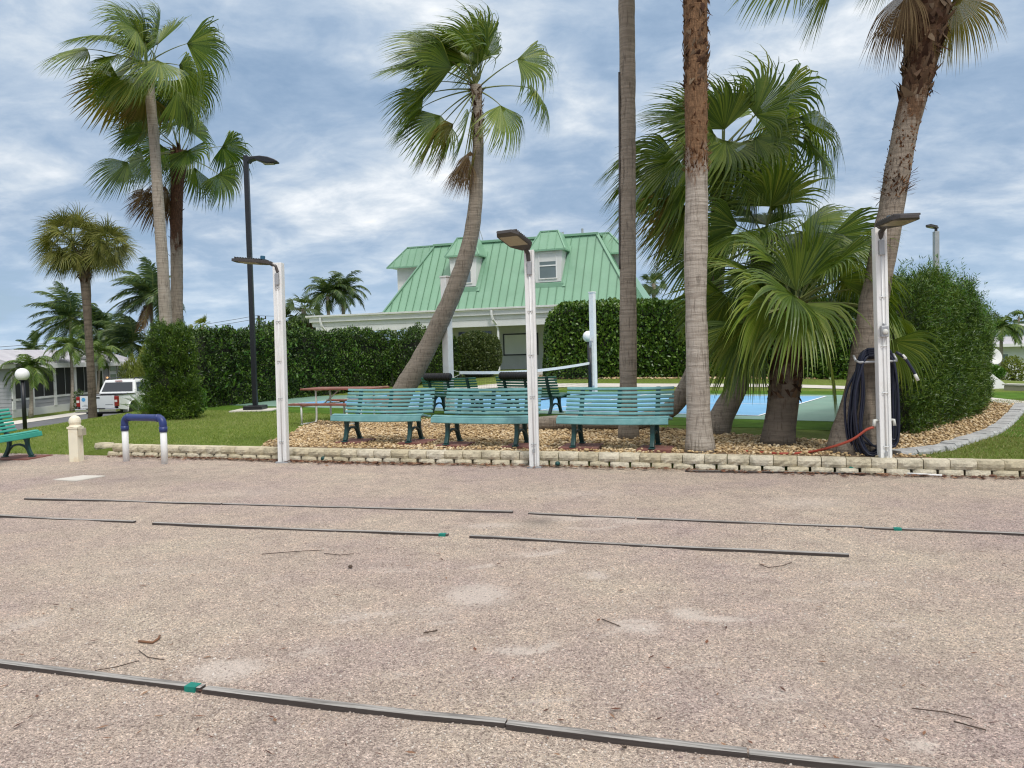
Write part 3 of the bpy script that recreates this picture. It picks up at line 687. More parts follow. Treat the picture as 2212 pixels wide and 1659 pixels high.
def fan_frond(mb, mst, org, az, el, pet, Rb, rg, droop=.9, wind=.5, nseg=46, span=205, sag=.42, roll=None, split=.58, m=8, thin=1.0):
    d = Vector((math.cos(el) * math.cos(az), math.cos(el) * math.sin(az), math.sin(el)))
    pts = [org.copy()]; q = d.copy(); K = 6
    for k in range(K):
        q = (q + (-UP * sag + WIND * wind * .18) * (1 / K)).normalized(); pts.append(pts[-1] + q * pet / K)
    mst.tube(pts, [.022 * (1 - .6 * i / K) for i in range(K + 1)], 4, cap=False)
    hub = pts[-1]; ax = (q - UP * .62 * droop + WIND * wind * .35).normalized(); span = span * rg.uniform(.55, .95)
    side = ax.cross(UP)
    if side.length < .2: side = Vector((math.sin(az), -math.cos(az), 0))
    side.normalize(); nrm = side.cross(ax).normalized()
    ro = Matrix.Rotation(rg.gauss(0, .35 + .85 * abs(math.cos(az))) if roll is None else roll, 3, ax); side = ro @ side; nrm = ro @ nrm
    for i in range(nseg):
        a = R(span) * ((i + .5) / nseg - .5); L = Rb * (.62 + .38 * math.cos(a * .62)) * rg.uniform(.92, 1.06)
        d0 = (ax * math.cos(a) + side * math.sin(a) + nrm * (.22 * abs(math.sin(a * .5)) - .06)).normalized()
        tang = (-ax * math.sin(a) + side * math.cos(a)).normalized(); nr = d0.cross(tang).normalized()
        if nr.dot(nrm) < 0: nr = -nr
        dr = droop * rg.uniform(.6, 1.5); wi = wind * rg.uniform(.6, 1.6); P = [hub]; da = R(span) / nseg
        Wd = [.012]; cur = hub.copy()
        for k in range(1, m + 1):
            s = k / m; f = max(0, s - split * .8); dd = (d0 - UP * (dr * 3.6 * f ** 1.05) + WIND * (wi * 3.4 * f ** 1.05)).normalized()
            cur = cur + dd * (L / m); P.append(cur)
            wfull = s * L * da * 1.02
            wmax = split * L * da * 1.02
            Wd.append((wfull if s <= split else wmax * max(.05, 1 - (s - split) / (1 - split)) * .85) * thin)
        ribbon(mb, P, Wd, tang, nr, .2)
def pinnate(mb, mst, org, az, el, L, rg, droop=1.1, wind=.5, nl=26, ll=.55, lw=.035, ldroop=.6, arch=0):
    d = Vector((math.cos(el) * math.cos(az), math.cos(el) * math.sin(az), math.sin(el))); K = 9; pts = [org.copy()]; q = d.copy(); D = [d]
    for k in range(K):
        q = (q - UP * (droop / K) * (.5 + k / K) + WIND * (wind / K)).normalized(); D.append(q.copy()); pts.append(pts[-1] + q * (L / K))
    mst.tube(pts, [.03 * (1 - .85 * i / K) * L / 2.5 for i in range(K + 1)], 4, cap=False)
    for i in range(nl):
        t = .12 + .87 * i / (nl - 1); f = t * K; k = min(K - 1, int(f)); p = pts[k].lerp(pts[k + 1], f - k); ax = D[k + 1]
        side = ax.cross(UP)
        if side.length < .1: side = Vector((math.sin(az), -math.cos(az), 0))
        side.normalize(); up = side.cross(ax).normalized()
        l = ll * (.55 + .9 * math.sin(math.pi * min(1, t * .85 + .12)) * .6) * rg.uniform(.85, 1.1)
        for sg in (-1, 1):
            d0 = (ax * .65 + side * sg * .75 + up * rg.uniform(.05, .3)).normalized(); P = [p]; cur = p.copy(); W = [lw * .6]
            for j in range(1, 5):
                s = j / 4; dd = (d0 - UP * (ldroop * 1.6 * s * rg.uniform(.8, 1.2)) + WIND * (wind * 1.0 * s)).normalized(); cur = cur + dd * (l / 4); P.append(cur); W.append(lw * (1 - s * .7))
            ribbon(mb, P, W, ax, up, .2)
def shards(mb, path, rad, n, L, w, rg, up=1.0, out=.6):
    for i in range(n):
        k = rg.randrange(len(path) - 1); t = rg.random(); p = path[k].lerp(path[k + 1], t); r_ = rad[k]; a = rg.uniform(0, 6.283)
        o = Vector((math.cos(a), math.sin(a), 0)); tg = Vector((-math.sin(a), math.cos(a), 0)); l = L * rg.uniform(.5, 1.3); ww = w * rg.uniform(.5, 1.3)
        d = (o * out * rg.uniform(.2, 1.2) + UP * up * rg.uniform(.4, 1.0) * (1 if rg.random() < .8 else -1) + tg * rg.uniform(-.5, .5)).normalized(); b_ = p + o * r_ * .96
        mb.add([b_ - tg * ww, b_ + tg * ww, b_ + d * l * .6 + tg * ww * .6 + o * .01, b_ + d * l, b_ + d * l * .6 - tg * ww * .6], [(0, 1, 2, 4), (4, 2, 3)])
def px_path(px, Y):
    return [at(q[0], q[1], Y[i] if isinstance(Y, (list, tuple)) else Y) for i, q in enumerate(px)]
def trunk_part(root, pts, rad, mat, ntube=14, seed=0, step=.14, jit=.05):
    loc = [p - root.location for p in pts]; P, Rr = catmull(loc, rad, step); rg = random.Random(seed)
    Rr = [r_ * (1 + .05 * noise.noise((i * .35, seed, 0)) + .02 * rg.uniform(-1, 1)) for i, r_ in enumerate(Rr)]
    mb = MB(); mb.tube(P, Rr, ntube, jit=jit, seed=seed); mb.build('trunk', mat, root, smooth=True); return P, Rr
def crown_parts(root, specs, mats, seed, **kw):
    """specs: list of (az, el, pet, R, kind); kind picks the material and part"""
    rg = random.Random(seed); mbs = {}; mst = MB()
    for org, az, el, pet, Rb, kind, o in specs:
        mb = mbs.setdefault('green', MB()) if kind == 'green' else MB()
        if kind != 'green': mbs.setdefault(kind, []).append(mb)
        k2 = dict(kw); k2.update(o); fan_frond(mb, mst, org, az, el, pet, Rb, rg, **k2)
    nm = {'green': 'crown', 'pale': 'young_frond', 'dead': 'dead_frond', 'yellow': 'yellowing_frond'}
    for k, mb in mbs.items():
        for m_ in (mb if isinstance(mb, list) else [mb]): m_.build(nm[k], mats[k], root)
    mst.build('leaf_stalk', MAT['petiole'], root)
def ring_specs(top, n, el0, el1, pet, Rb, seed, axis=None, jit=.2):
    rg = random.Random(seed); out = []
    for i in range(n):
        t = (i + .5) / n; el = R(el0 + (el1 - el0) * t ** .85) + rg.gauss(0, .10); az = i * 2.39996 + rg.gauss(0, jit)
        up_ = max(0, math.sin(el)); out.append([top + UP * rg.uniform(-.2, .05), az, el, pet * rg.uniform(.7, 1.3) * (1 - .45 * up_ ** 2), Rb * rg.uniform(.85, 1.12), 'green', dict(droop=.45, sag=.12) if el > .8 else {}])
    return out
FM = {'green': MAT['fan'], 'pale': MAT['fanpale'], 'dead': MAT['deadfan'], 'yellow': MAT['yelfan']}
FD = dict(FM, green=MAT['fandark'])
BARK = barkmat('grey_palm_bark', (.35, .30, .245), (.095, .077, .06), (.42, .37, .31), ring=34)
BARKD = barkmat('brown_grey_palm_bark', (.27, .228, .18), (.08, .064, .05), (.34, .29, .235), ring=34)

def palm(name, label, px, Y, rad, mat, seed, cat='palm tree', group=None, base=None, **kw):
    pts = px_path(px, Y)
    if base is not None: pts[0].z = base
    root = thing(name, label, cat, pts[0], 0, group); P, Rr = trunk_part(root, pts, rad, mat, seed=seed, **kw); return root, P, Rr

# tall pair behind the end of the left hedge
r_, P, Rr = palm('fan_palm', 'tall fan palm with smooth grey trunk, taller of the pair behind the left hedge', [(366, 900), (361, 760), (353, 600), (343, 450), (333, 300), (325, 215), (318, 140)], 21.4, [.215, .175, .155, .145, .135, .13, .14], BARK, 1)
sp = ring_specs(P[-1], 25, 88, -34, 1.2, 1.5, 21)
for i, q in enumerate(sp):
    if i > 15 and math.cos(q[1]) < -.3 and i % 2: q[5] = 'yellow'
sp += [[P[-1] - UP * .2, R(-75), R(-8), .55, .95, 'pale', dict(droop=1.2, sag=1.1)], [P[-1] - UP * .2, R(-120), R(0), .8, 1.0, 'pale', dict(droop=1.2, sag=1.0)]]
crown_parts(r_, sp, FM, 31, droop=.75, wind=.62)
r_, P, Rr = palm('fan_palm', 'fan palm with dark fibrous boots and hanging dead fronds, right of the tallest left palm', [(381, 897), (381, 760), (382, 600), (381, 470), (383, 400), (386, 345), (386, 325)], 23.6, [.22, .19, .175, .175, .18, .255, .21], barkmat('fibrous_palm_bark', (.26, .215, .17), (.07, .055, .042), (.30, .25, .20), fib=(.10, .05, .03), fz=5.1), 2)
mb = MB(); shards(mb, P[-9:], Rr[-9:], 150, .22, .035, random.Random(5)); mb.build('boots', MAT['boot'], r_)
mb = MB(); shards(mb, P[-26:-9], Rr[-26:-9], 26, .16, .03, random.Random(6), .6, 1.0); mb.build('bark_scraps', MAT['boot'], r_)
sp = ring_specs(P[-1], 16, 86, -20, 1.2, 1.35, 22)
for a, el, pt in ((205, -38, .9), (190, -55, 1.1), (215, -60, .8), (175, -25, 1.2), (230, -66, .9), (165, -50, 1.0)):
    sp.append([P[-1] - UP * .25, R(a), R(el), pt * 1.2, 1.25, 'dead', dict(droop=1.0, thin=.8)])
crown_parts(r_, sp, FD, 32, droop=.85, wind=.5)

# cabbage palm on the lawn by the road
r_, P, Rr = palm('cabbage_palm', 'short cabbage palm with round twin lobed crown beside the road', [(200, 914), (199, 860), (195, 780), (190, 700), (186, 630), (181, 570), (179, 545)], 27.5, [.16, .135, .13, .125, .155, .185, .14], barkmat('cabbage_bark', (.135, .105, .08), (.045, .034, .028), (.21, .17, .13), ring=14, crack=.5), 3, base=h(-15, 27.5) - .05)
mb = MB(); shards(mb, P[-8:], Rr[-8:], 70, .3, .05, random.Random(8)); mb.build('boots', MAT['boot'], r_)
sp = []; rg = random.Random(3)
for c, n, s in ((P[-1] + Vector((-.35, 0, .35)), 60, 41), (P[-1] + Vector((.80, .1, .35)), 40, 42)):
    for q in ring_specs(c, n, 88, -62, .75, .92, s): q[3] = .72 if n > 50 else .5; q[4] *= .95 if n > 50 else .85; q[6] = dict(roll=rg.uniform(-1.2, 1.2)); sp.append(q)
crown_parts(r_, sp, {'green': MAT['sabal']}, 33, droop=.35, wind=.12, nseg=26, span=250, split=.38, sag=.25, m=4)

# leaning palm at centre
r_, P, Rr = palm('fan_palm', 'leaning fan palm whose curved trunk crosses the green roofed building', [(843, 895), (868, 850), (905, 785), (945, 708), (984, 620), (1013, 530), (1026, 450), (1030, 380), (1033, 300), (1031, 230), (1028, 185)], 18.5, [.34, .275, .235, .218, .208, .19, .17, .15, .13, .12, .14], BARKD, 4, base=BED - .03)
mb = MB(); shards(mb, P[-9:], Rr[-9:], 90, .2, .03, random.Random(15)); mb.build('boots', MAT['boot'], r_)
t0 = P[-1]
sp = []
for a, el, pt, Rb in ((90, 86, .5, 1.6), (150, 74, .7, 1.6), (200, 68, .8, 1.55), (120, 60, .9, 1.6), (20, 72, .6, 1.4), (250, 64, .7, 1.5), (230, 22, .8, 1.3), (160, 20, .9, 1.4), (175, 52, 1.0, 1.6), (210, 44, 1.1, 1.5), (300, 70, .7, 1.45), (185, 30, 1.2, 1.5), (60, 60, .9, 1.4), (340, 62, .7, 1.3)):
    sp.append([t0, R(a), R(el), pt, Rb, 'green', dict(droop=.5, sag=.15)])
for a, el, pt, kd in ((182, 10, 1.25, 'green'), (192, -6, 1.3, 'green'), (200, -28, 1.1, 'green'), (218, -48, 1.1, 'yellow'), (255, -50, .8, 'pale'), (-18, -22, .75, 'pale'), (3, 16, 1.25, 'green'), (-6, 42, 1.2, 'green'), (172, -34, 1.2, 'yellow')):
    sp.append([t0 - UP * .1, R(a), R(el), pt, 1.4, kd, dict(droop=1.0)])
for a, el, pt, kd in ((250, -80, 1.45, 'dead'), (200, -82, 1.55, 'dead'), (300, -82, 1.3, 'yellow'), (215, -78, 1.7, 'dead'), (235, -80, 1.6, 'dead')):
    sp.append([t0 - UP * .15, R(a), R(el), pt, .95, kd, dict(droop=1.6, thin=.75, span=120)])
crown_parts(r_, sp, FM, 34, droop=.8, wind=.7)

# tall trunks in the rock bed whose crowns rise above the frame
r_, P, Rr = palm('fan_palm', 'straight tall grey trunk palm behind the right front bench', [(1358, 950), (1357, 880), (1357, 700), (1356, 500), (1356, 300), (1355, 100), (1353, -60), (1352, -520)], 12.1, [.175, .142, .134, .127, .124, .124, .128, .125], BARKD, 5, base=BED - .02)
mb = MB(); mb.tube([p + Vector((-.132, -.03, 0)) for p in P[18:40]], .016, 6); mb.build('conduit', MAT['bronze'], r_, smooth=True)
sp = ring_specs(P[-1], 22, 80, -25, 1.0, 1.1, 25)
for a, el in ((185, -22), (205, -28)): sp.append([P[-1] - UP * 1.0, R(a), R(el), 1.2, 1.15, 'dead', dict(droop=1.2)])
crown_parts(r_, sp, FM, 35, droop=.8, wind=.55)
r_, P, Rr = palm('fan_palm', 'tall palm with pale grey lower trunk and shaggy red brown upper trunk', [(1513, 978), (1509, 900), (1506, 760), (1503, 640), (1503, 540), (1505, 420), (1504, 300), (1503, 150), (1502, 0), (1501, -460)], 10.4, [.215, .165, .150, .142, .160, .150, .148, .152, .162, .17], barkmat('two_tone_palm_bark', (.38, .33, .275), (.11, .09, .07), (.48, .43, .37), fib=(.205, .118, .064), fz=3.75), 6, base=BED - .02)
k3 = [i for i, p in enumerate(P) if p.z > 3.65][0]; k5 = [i for i, p in enumerate(P) if p.z > 4.8][0]
mb = MB(); shards(mb, P[k3:-1], Rr[k3:-1], 620, .08, .012, random.Random(25), .8, .30); shards(mb, P[k3:k3 + 3], Rr[k3:k3 + 3], 90, .09, .012, random.Random(27), .6, .5); mb.build('fibre', MAT['fibre'], r_)
mb = MB(); shards(mb, P[k5:], Rr[k5:], 300, .13, .035, random.Random(26), .8, .3); mb.build('boots', MAT['boot'], r_)
sp = ring_specs(P[-1], 22, 80, -25, 1.0, 1.1, 26); crown_parts(r_, sp, FM, 36, droop=.8, wind=.55)
r_, P, Rr = palm('fan_palm', 'thick right leaning palm behind the hose, with boots and tan dead fronds on top', [(1838, 985), (1846, 930), (1860, 850), (1880, 700), (1905, 560), (1929, 430), (1952, 300), (1978, 190), (1996, 90), (2006, 10), (2030, -250)], 9.95, [.34, .275, .205, .178, .162, .155, .150, .165, .225, .25, .2], barkmat('leaning_palm_bark', (.25, .205, .16), (.06, .048, .038), (.32, .27, .215), fib=(.13, .075, .042), fz=4.25), 7, base=BED - .05)
k5 = [i for i, p in enumerate(P) if p.z > 4.5][0]; k3 = [i for i, p in enumerate(P) if p.z > 3.2][0]
mb = MB(); shards(mb, P[k5:], Rr[k5:], 620, .17, .05, random.Random(35), .9, .40); mb.build('boots', MAT['boot'], r_)
mb = MB(); shards(mb, P[k3:k5 + 1], Rr[k3:k5 + 1], 200, .06, .014, random.Random(36), .7, .28); shards(mb, P[k3:k3 + 3], Rr[k3:k3 + 3], 110, .14, .010, random.Random(37), .3, 1.2); mb.build('fibre', MAT['fibre'], r_)
sp = ring_specs(P[-1], 20, 80, 8, 1.0, 1.1, 27); gb = P[-1] - Vector((.18, 0, 1.15))
for a, el, pt, kd in ((196, -38, .42, 'dead'), (172, -50, .50, 'dead'), (12, -56, .45, 'yellow'), (-12, -42, .55, 'yellow')):
    sp.append([gb + UP * .16, R(a), R(el), pt, .95, kd, dict(droop=1.3, thin=.9, span=120, wind=.1)])
for a, el, pt in ((182, -10, 1.35), (176, 2, 1.75)): sp.append([P[-1] - UP * .38, R(a), R(el), pt, 1.15, 'green', dict(droop=1.1, wind=.3)])
crown_parts(r_, sp, FM, 37, droop=.8, wind=.3)

# the clump: one trunk lies along the ground and turns up, one leans, one is short
r_, P, Rr = palm('fan_palm', 'palm whose trunk lies along the ground behind the benches before turning upright', [(1120, 920), (1200, 913), (1300, 911), (1390, 907), (1440, 890), (1476, 850), (1508, 775), (1533, 690), (1548, 580), (1556, 450), (1559, 350), (1560, 322)], [13.9, 13.7, 13.5, 13.3, 13.2, 13.2, 13.2, 13.2, 13.2, 13.2, 13.2, 13.2], [.12, .135, .14, .145, .15, .15, .145, .14, .14, .145, .17, .13], BARKD, 8)
mb = MB(); shards(mb, P[-11:], Rr[-11:], 160, .2, .032, random.Random(45), .9, .4); mb.build('boots', MAT['boot'], r_)
t0 = P[-1]; sp = ring_specs(t0, 13, 88, 8, 1.0, 1.25, 28)
for a, el, pt, kd in ((185, 8, 1.25, 'green'), (178, -12, 1.25, 'green'), (200, -28, 1.1, 'green'), (195, -48, 1.2, 'yellow'), (-40, 12, .6, 'pale'), (-70, -8, .55, 'pale'), (-15, 30, 1.3, 'green'), (15, 48, 1.4, 'green'), (0, 20, 1.4, 'green'), (215, -45, 1.3, 'green'), (170, 25, 1.2, 'green'), (265, 15, .5, 'green'), (235, 0, .8, 'green'), (300, -30, .8, 'green'), (330, -20, 1.0, 'green')):
    sp.append([t0, R(a), R(el), pt, 1.32, kd, dict(droop=1.0)])
crown_parts(r_, sp, FM, 38, droop=.85, wind=.6)
r_, P, Rr = palm('fan_palm', 'leaning palm in the clump, its rough base between the two grey trunks', [(1547, 938), (1558, 900), (1583, 855), (1606, 790), (1626, 700), (1640, 610), (1648, 545), (1650, 520)], 12.5, [.24, .20, .18, .165, .16, .16, .19, .14], BARKD, 9, base=BED - .02)
mb = MB(); shards(mb, P[-9:], Rr[-9:], 140, .2, .032, random.Random(55), .9, .4); mb.build('boots', MAT['boot'], r_)
sp = ring_specs(P[-1], 22, 84, -45, .9, 1.15, 29); crown_parts(r_, sp, FM, 39, droop=.8, wind=.3)
r_, P, Rr = palm('fan_palm', 'short stout fan palm in front of the clump with big bright fans', [(1680, 968), (1684, 920), (1693, 860), (1699, 800), (1706, 740), (1714, 690), (1718, 660)], 10.95, [.255, .225, .215, .235, .20, .15, .12], barkmat('stout_palm_bark', (.19, .155, .12), (.055, .043, .034), (.25, .20, .155), ring=18, fib=(.07, .04, .026), fz=.95), 10, base=BED - .02)
mb = MB(); shards(mb, P[4:], Rr[4:], 190, .15, .04, random.Random(65), .9, .4); mb.build('boots', MAT['boot'], r_)
t0 = P[-1]; sp = []
for q in ring_specs(t0, 13, 84, 10, .85, 1.1, 30):
    sp.append(q)
for a, el, pt, Rb, kd in ((-140, 18, .70, 1.25, 'pale'), (-105, 14, .50, 1.3, 'pale'), (-55, -38, .6, 1.2, 'pale'), (-165, -5, .8, 1.15, 'green'), (-10, 10, 1.1, .85, 'green'), (-25, -10, 1.35, .85, 'green'), (5, 38, 1.0, .95, 'green'), (25, 55, .9, .95, 'green'), (-40, 25, .9, .95, 'green'), (175, -30, .9, .95, 'green'), (10, 8, 1.6, .8, 'pale'), (140, -25, .9, 1.0, 'green')):
    sp.append([t0, R(a), R(el), pt, Rb, kd, dict(droop=1.0, wind=.1)])
crown_parts(r_, sp, FM, 40, droop=.7, wind=.15, nseg=38)

# ------------------------------------------------------------------ leaves in clouds, hedges and bushes
def unit(v): return v / (np.linalg.norm(v, axis=1, keepdims=True) + 1e-9)
def leaf_mesh(name, P, Nm, l0, l1, ratio, mat, parent, out=.6, up=.3, fold=.15, rnds=1.0):
    n = len(P); L = nrg.uniform(l0, l1, (n, 1)); d = unit(nrg.normal(0, 1, (n, 3)) * rnds * .6 + Nm * out + np.array([0, 0, up]))
    side = unit(np.cross(d, unit(nrg.normal(0, 1, (n, 3))) + Nm * .0)); nn = np.cross(side, d); w = L * ratio
    V = np.stack([P - d * L * .5, P + side * w * .5 + nn * w * fold, P + d * L * .5, P - side * w * .5 + nn * w * fold], 1)
    F = np.array([[0, 1, 2], [0, 2, 3]])[None] + (np.arange(n) * 4)[:, None, None]
    return link(name, np_mesh(name, V.reshape(-1, 3), F.reshape(-1, 3)), mat, parent)
def sprigs(name, P, Nm, slen, l0, l1, w, k, mat, parent, up=.9, out=.5):
    n = len(P); sd = unit(Nm * out + np.array([0, 0, up]) + nrg.normal(0, .35, (n, 3)))
    Vs = []
    for i in range(k):
        b = P + sd * slen * (i / k) * nrg.uniform(.6, 1.2, (n, 1)); d = unit(sd * .75 + unit(nrg.normal(0, 1, (n, 3))) * .8); L = nrg.uniform(l0, l1, (n, 1))
        side = unit(np.cross(d, unit(nrg.normal(0, 1, (n, 3))))) * w
        Vs.append(np.stack([b, b + d * L * .45 + side, b + d * L, b + d * L * .45 - side], 1))
    V = np.concatenate(Vs, 0); m = len(V)
    F = np.array([[0, 1, 2], [0, 2, 3]])[None] + (np.arange(m) * 4)[:, None, None]
    return link(name, np_mesh(name, V.reshape(-1, 3), F.reshape(-1, 3)), mat, parent)
def nz(v, f, sd=0): return noise.noise((v[0] * f + sd, v[1] * f, v[2] * f + sd * 2))
class Hedge:
    """a clipped hedge along a ground line of (x, y, top z); half thickness T"""
    def __init__(s, line, T, lump=.15, rnd_=.35, f=1.1, seed=0, toplump=.12):
        s.l = [Vector(p) for p in line]; s.T = T; s.lump = lump; s.f = f; s.sd = seed; s.rd = rnd_; s.tl = toplump
        s.seg = [(s.l[i + 1].xy - s.l[i].xy).length for i in range(len(s.l) - 1)]; s.tot = sum(s.seg)
    def frame(s, t):
        k = 0
        while k < len(s.seg) - 1 and t > s.seg[k]: t -= s.seg[k]; k += 1
        a, b = s.l[k], s.l[k + 1]; f = t / s.seg[k]; c = a.lerp(b, f); q = [Vector((s.l[i + 1].x - s.l[i].x, s.l[i + 1].y - s.l[i].y, 0)).normalized() for i in range(len(s.seg))]
        vt = [q[0]] + [(q[i] + q[i + 1]).normalized() for i in range(len(q) - 1)] + [q[-1]]; tg = vt[k].lerp(vt[k + 1], f).normalized()
        return c, tg, Vector((tg.y, -tg.x, 0))
    def point(s, t, u, inset=0.0):
        """u in 0..1 round the section: front foot, front top, back top, back foot"""
        e0 = min(t, s.tot - t); endr = math.sqrt(max(0.0, 1 - (max(0.0, s.rd * 1.6 - e0) / (s.rd * 1.6)) ** 2)) if s.rd > 0 else 1
        c, tg, nr = s.frame(t); z0 = h(c.x, c.y); H = (c.z - z0); T = s.T * max(.12, endr) - inset; H2 = H * (.55 + .45 * endr) - inset
        if u < .42: q = u / .42; p = c + nr * T; z = q * H2; N = nr + UP * .1
        elif u < .58: q = (u - .42) / .16; p = c + nr * T * (1 - 2 * q); z = H2; N = UP.copy()
        else: q = (1 - u) / .42; p = c - nr * T; z = q * H2; N = -nr + UP * .1
        edge = max(0, (z / H2 - .86) / .14) if H2 > 0 else 0
        if u < .42 or u > .58: p = p - N * (s.rd * .5 * edge ** 2)
        elif True: z -= s.rd * .35 * (abs(2 * q - 1)) ** 3
        w = Vector((p.x, p.y, z0 + z)); lm = s.lump * (nz(w, s.f, s.sd) + .5 * nz(w, s.f * 2.7, s.sd + 7))
        w = w + N * lm
        if .3 < u < .7: w.z += s.tl * nz((w.x, w.y, 0), 1.9, s.sd + 3)
        return w, N.normalized()
    def sample(s, n, umin=0, umax=1, deep=.2, ends=.12):
        P = np.empty((n, 3)); N = np.empty((n, 3))
        for i in range(n):
            if rnd.random() < ends:
                t = 0.0 if rnd.random() < .5 else s.tot; c, tg, nr = s.frame(t); sg = -1 if t == 0 else 1
                z0 = h(c.x, c.y); H = (c.z - z0) * (.55 if s.rd > 0 else 1.0); v = rnd.uniform(-1, 1); w = Vector((c.x, c.y, z0 + H * rnd.random())) + nr * s.T * (.12 if s.rd > 0 else 1) * v
                nn = tg * sg; w = w + nn * s.lump * nz(w, s.f, s.sd); 
            else:
                w, nn = s.point(rnd.random() * s.tot, rnd.uniform(umin, umax))
            w = w - nn * (rnd.random() ** 2 * deep); P[i] = w; N[i] = nn
        return P, N
    def core(s, parent, mat, inset=.2, name='light_block_core'):  # solid lumpy filling added inside the leaves to block light
        mb = MB(); ns = max(6, int(s.tot / .35)); us = [0, .1, .2, .3, .4, .45, .5, .55, .6, .7, .8, .9, 1.0]; vs = []; fs = []
        for i in range(ns + 1):
            for u in us: vs.append(s.point(min(s.tot * i / ns, s.tot), u, inset)[0])
        k = len(us)
        for i in range(ns):
            for j in range(k - 1): fs.append((i * k + j, (i + 1) * k + j, (i + 1) * k + j + 1, i * k + j + 1))
        fs += [tuple(range(k)), tuple(ns * k + j for j in range(k - 1, -1, -1))]
        mb.add(vs, fs); return mb.build(name, mat, parent, smooth=True)
def pxline(pts):
    """(foot x, foot y, top y) in the photograph -> ground line with top height"""
    out = []
    for x, y, ty in pts:
        q = hit(x, y); out.append((q.x, q.y, at(x, ty, q.y).z))
    return out
def shift(line, d):
    return [(x + d[0], y + d[1], z) for x, y, z in line]

# long dark hedge at the left
H = Hedge(shift(pxline([(425, 884, 716), (520, 874, 714), (640, 861, 712), (740, 850, 714), (800, 842, 715), (862, 835, 722)]), (-.35, .55)), .55, .22, .12, 1.5, 3, .2)
r_ = thing('hedge', 'long dark green clipped hedge behind the black lamp post', 'hedge')
H.core(r_, MAT['branch_core'], .22); P, N = H.sample(44000, 0, .66, .22); leaf_mesh('foliage', P, N, .055, .115, .5, MAT['darkhedge'], r_, .5, .35)
P, N = H.sample(700, .1, .6, .0); leaf_mesh('foliage', P + N * .06, N, .10, .20, .35, MAT['bright'], r_, .6, .8)
# needle leaved tall bush at the near end of that hedge
H = Hedge(shift(pxline([(338, 906, 724), (375, 906, 714), (414, 903, 718)]), (0, .2)), .52, .30, .10, 2.0, 9, .2)
r_ = thing('shrub', 'tall upright needle leaved shrub at the near end of the left hedge', 'shrub')
H.core(r_, MAT['branch_core'], .25); P, N = H.sample(4600, 0, .7, .3); sprigs('foliage', P, N, .15, .06, .11, .008, 8, MAT['podo'], r_)
def bush(name, label, px, foot, top, wpx, mat, n, l0, l1, ratio, Y=None, depth=.8, up=.5, lump=.25, cat='shrub', seed=0, group=None, squash=1.0, spr=False, base=None):
    """a rounded, lumpy crown standing on the ground"""
    q = hit(px, foot) if Y is None else at(px, foot, Y); z0 = q.z if Y is None else h(q.x, q.y)
    if base is not None: z0 = q.z
    zt = at(px, top, q.y).z; k = FPX / q.y; rx = wpx / k / 2; rz = (zt - z0) / 2
    root = thing(name, label, cat, (q.x, q.y, z0), 0, group); c = Vector((0, rx * depth * .9, rz)); P = np.empty((n, 3)); N = np.empty((n, 3))
    def surf(d):
        w = Vector((d.x * rx, d.y * rx * depth, d.z * rz)); f = 1.6 / max(.35, rx)
        sq = max(abs(d.x), abs(d.y), abs(d.z)); w *= (1 / sq) ** (1 - squash) if squash < 1 else 1
        return w * (1 + lump * (noise.noise(w * f + Vector((seed, 0, 0))) + .5 * noise.noise(w * f * 2.3 + Vector((0, seed, 0)))))
    for i in range(n):
        d = Vector((rnd.gauss(0, 1), rnd.gauss(0, 1), rnd.gauss(0, 1))).normalized(); w = surf(d) * (1 - .45 * rnd.random() ** 2); P[i] = c + w; N[i] = d
        if P[i][2] < .03: P[i][2] = .03 + rnd.random() * .1
    if spr: sprigs('foliage', P, N, spr, l0, l1, ratio, 7, mat, root)
    else: leaf_mesh('foliage', P, N, l0, l1, ratio, mat, root, .5, up)
    mb = MB(); vs = []
    for i in range(9):
        a = rnd.uniform(0, 6.28); e1 = c + Vector((math.cos(a) * rx * .5, math.sin(a) * rx * depth * .5, rnd.uniform(-.2, .6) * rz)); mb.tube([Vector((0, c.y, 0)), Vector((0, c.y, rz * .4)).lerp(e1, .4), e1], [.03 * rx + .01, .02 * rx + .008, .006], 5)
    mb.build('stems', MAT['branch_core'], root); return root
bush('shrub', 'bright green leafy shrub at the foot of the needle leaved one', 388, 905, 826, 88, MAT['bright'], 3200, .06, .13, .34, seed=1, lump=.3)
bush('hibiscus', 'dark leafy hibiscus with a red flower beside the white pickup', 338, 893, 818, 42, MAT['bush'], 900, .06, .12, .5, seed=2)
c = at(333, 830, 19.0); mb = MB()
for i in range(5): a = i * 1.257; mb.add([(0, 0, 0), (math.cos(a - .4) * .05, -.03, math.sin(a - .4) * .05), (math.cos(a) * .075, -.04, math.sin(a) * .075), (math.cos(a + .4) * .05, -.03, math.sin(a + .4) * .05)], [(0, 1, 2, 3)])
hib = [o for o in COL.objects if o.name.startswith('hibiscus')][0]; f = mb.build('flower', MAT['hib'], hib); f.location = c - hib.location
# cycad-like tuft
q = hit(312, 900); r_ = thing('cycad', 'low spiky cycad tuft at the lawn edge beside the pickup', 'plant', q); mb = MB(); ms = MB(); rg = random.Random(77)
for i in range(26): pinnate(mb, ms, Vector((rg.uniform(-.12, .12), rg.uniform(-.1, .1), .05)), i * 2.4, R(rg.uniform(15, 75)), rg.uniform(.55, .8), rg, 1.0, .05, 16, .16, .016, .1)
mb.build('fronds', MAT['bright'], r_); ms.build('leaf_stalk', MAT['petiole'], r_)
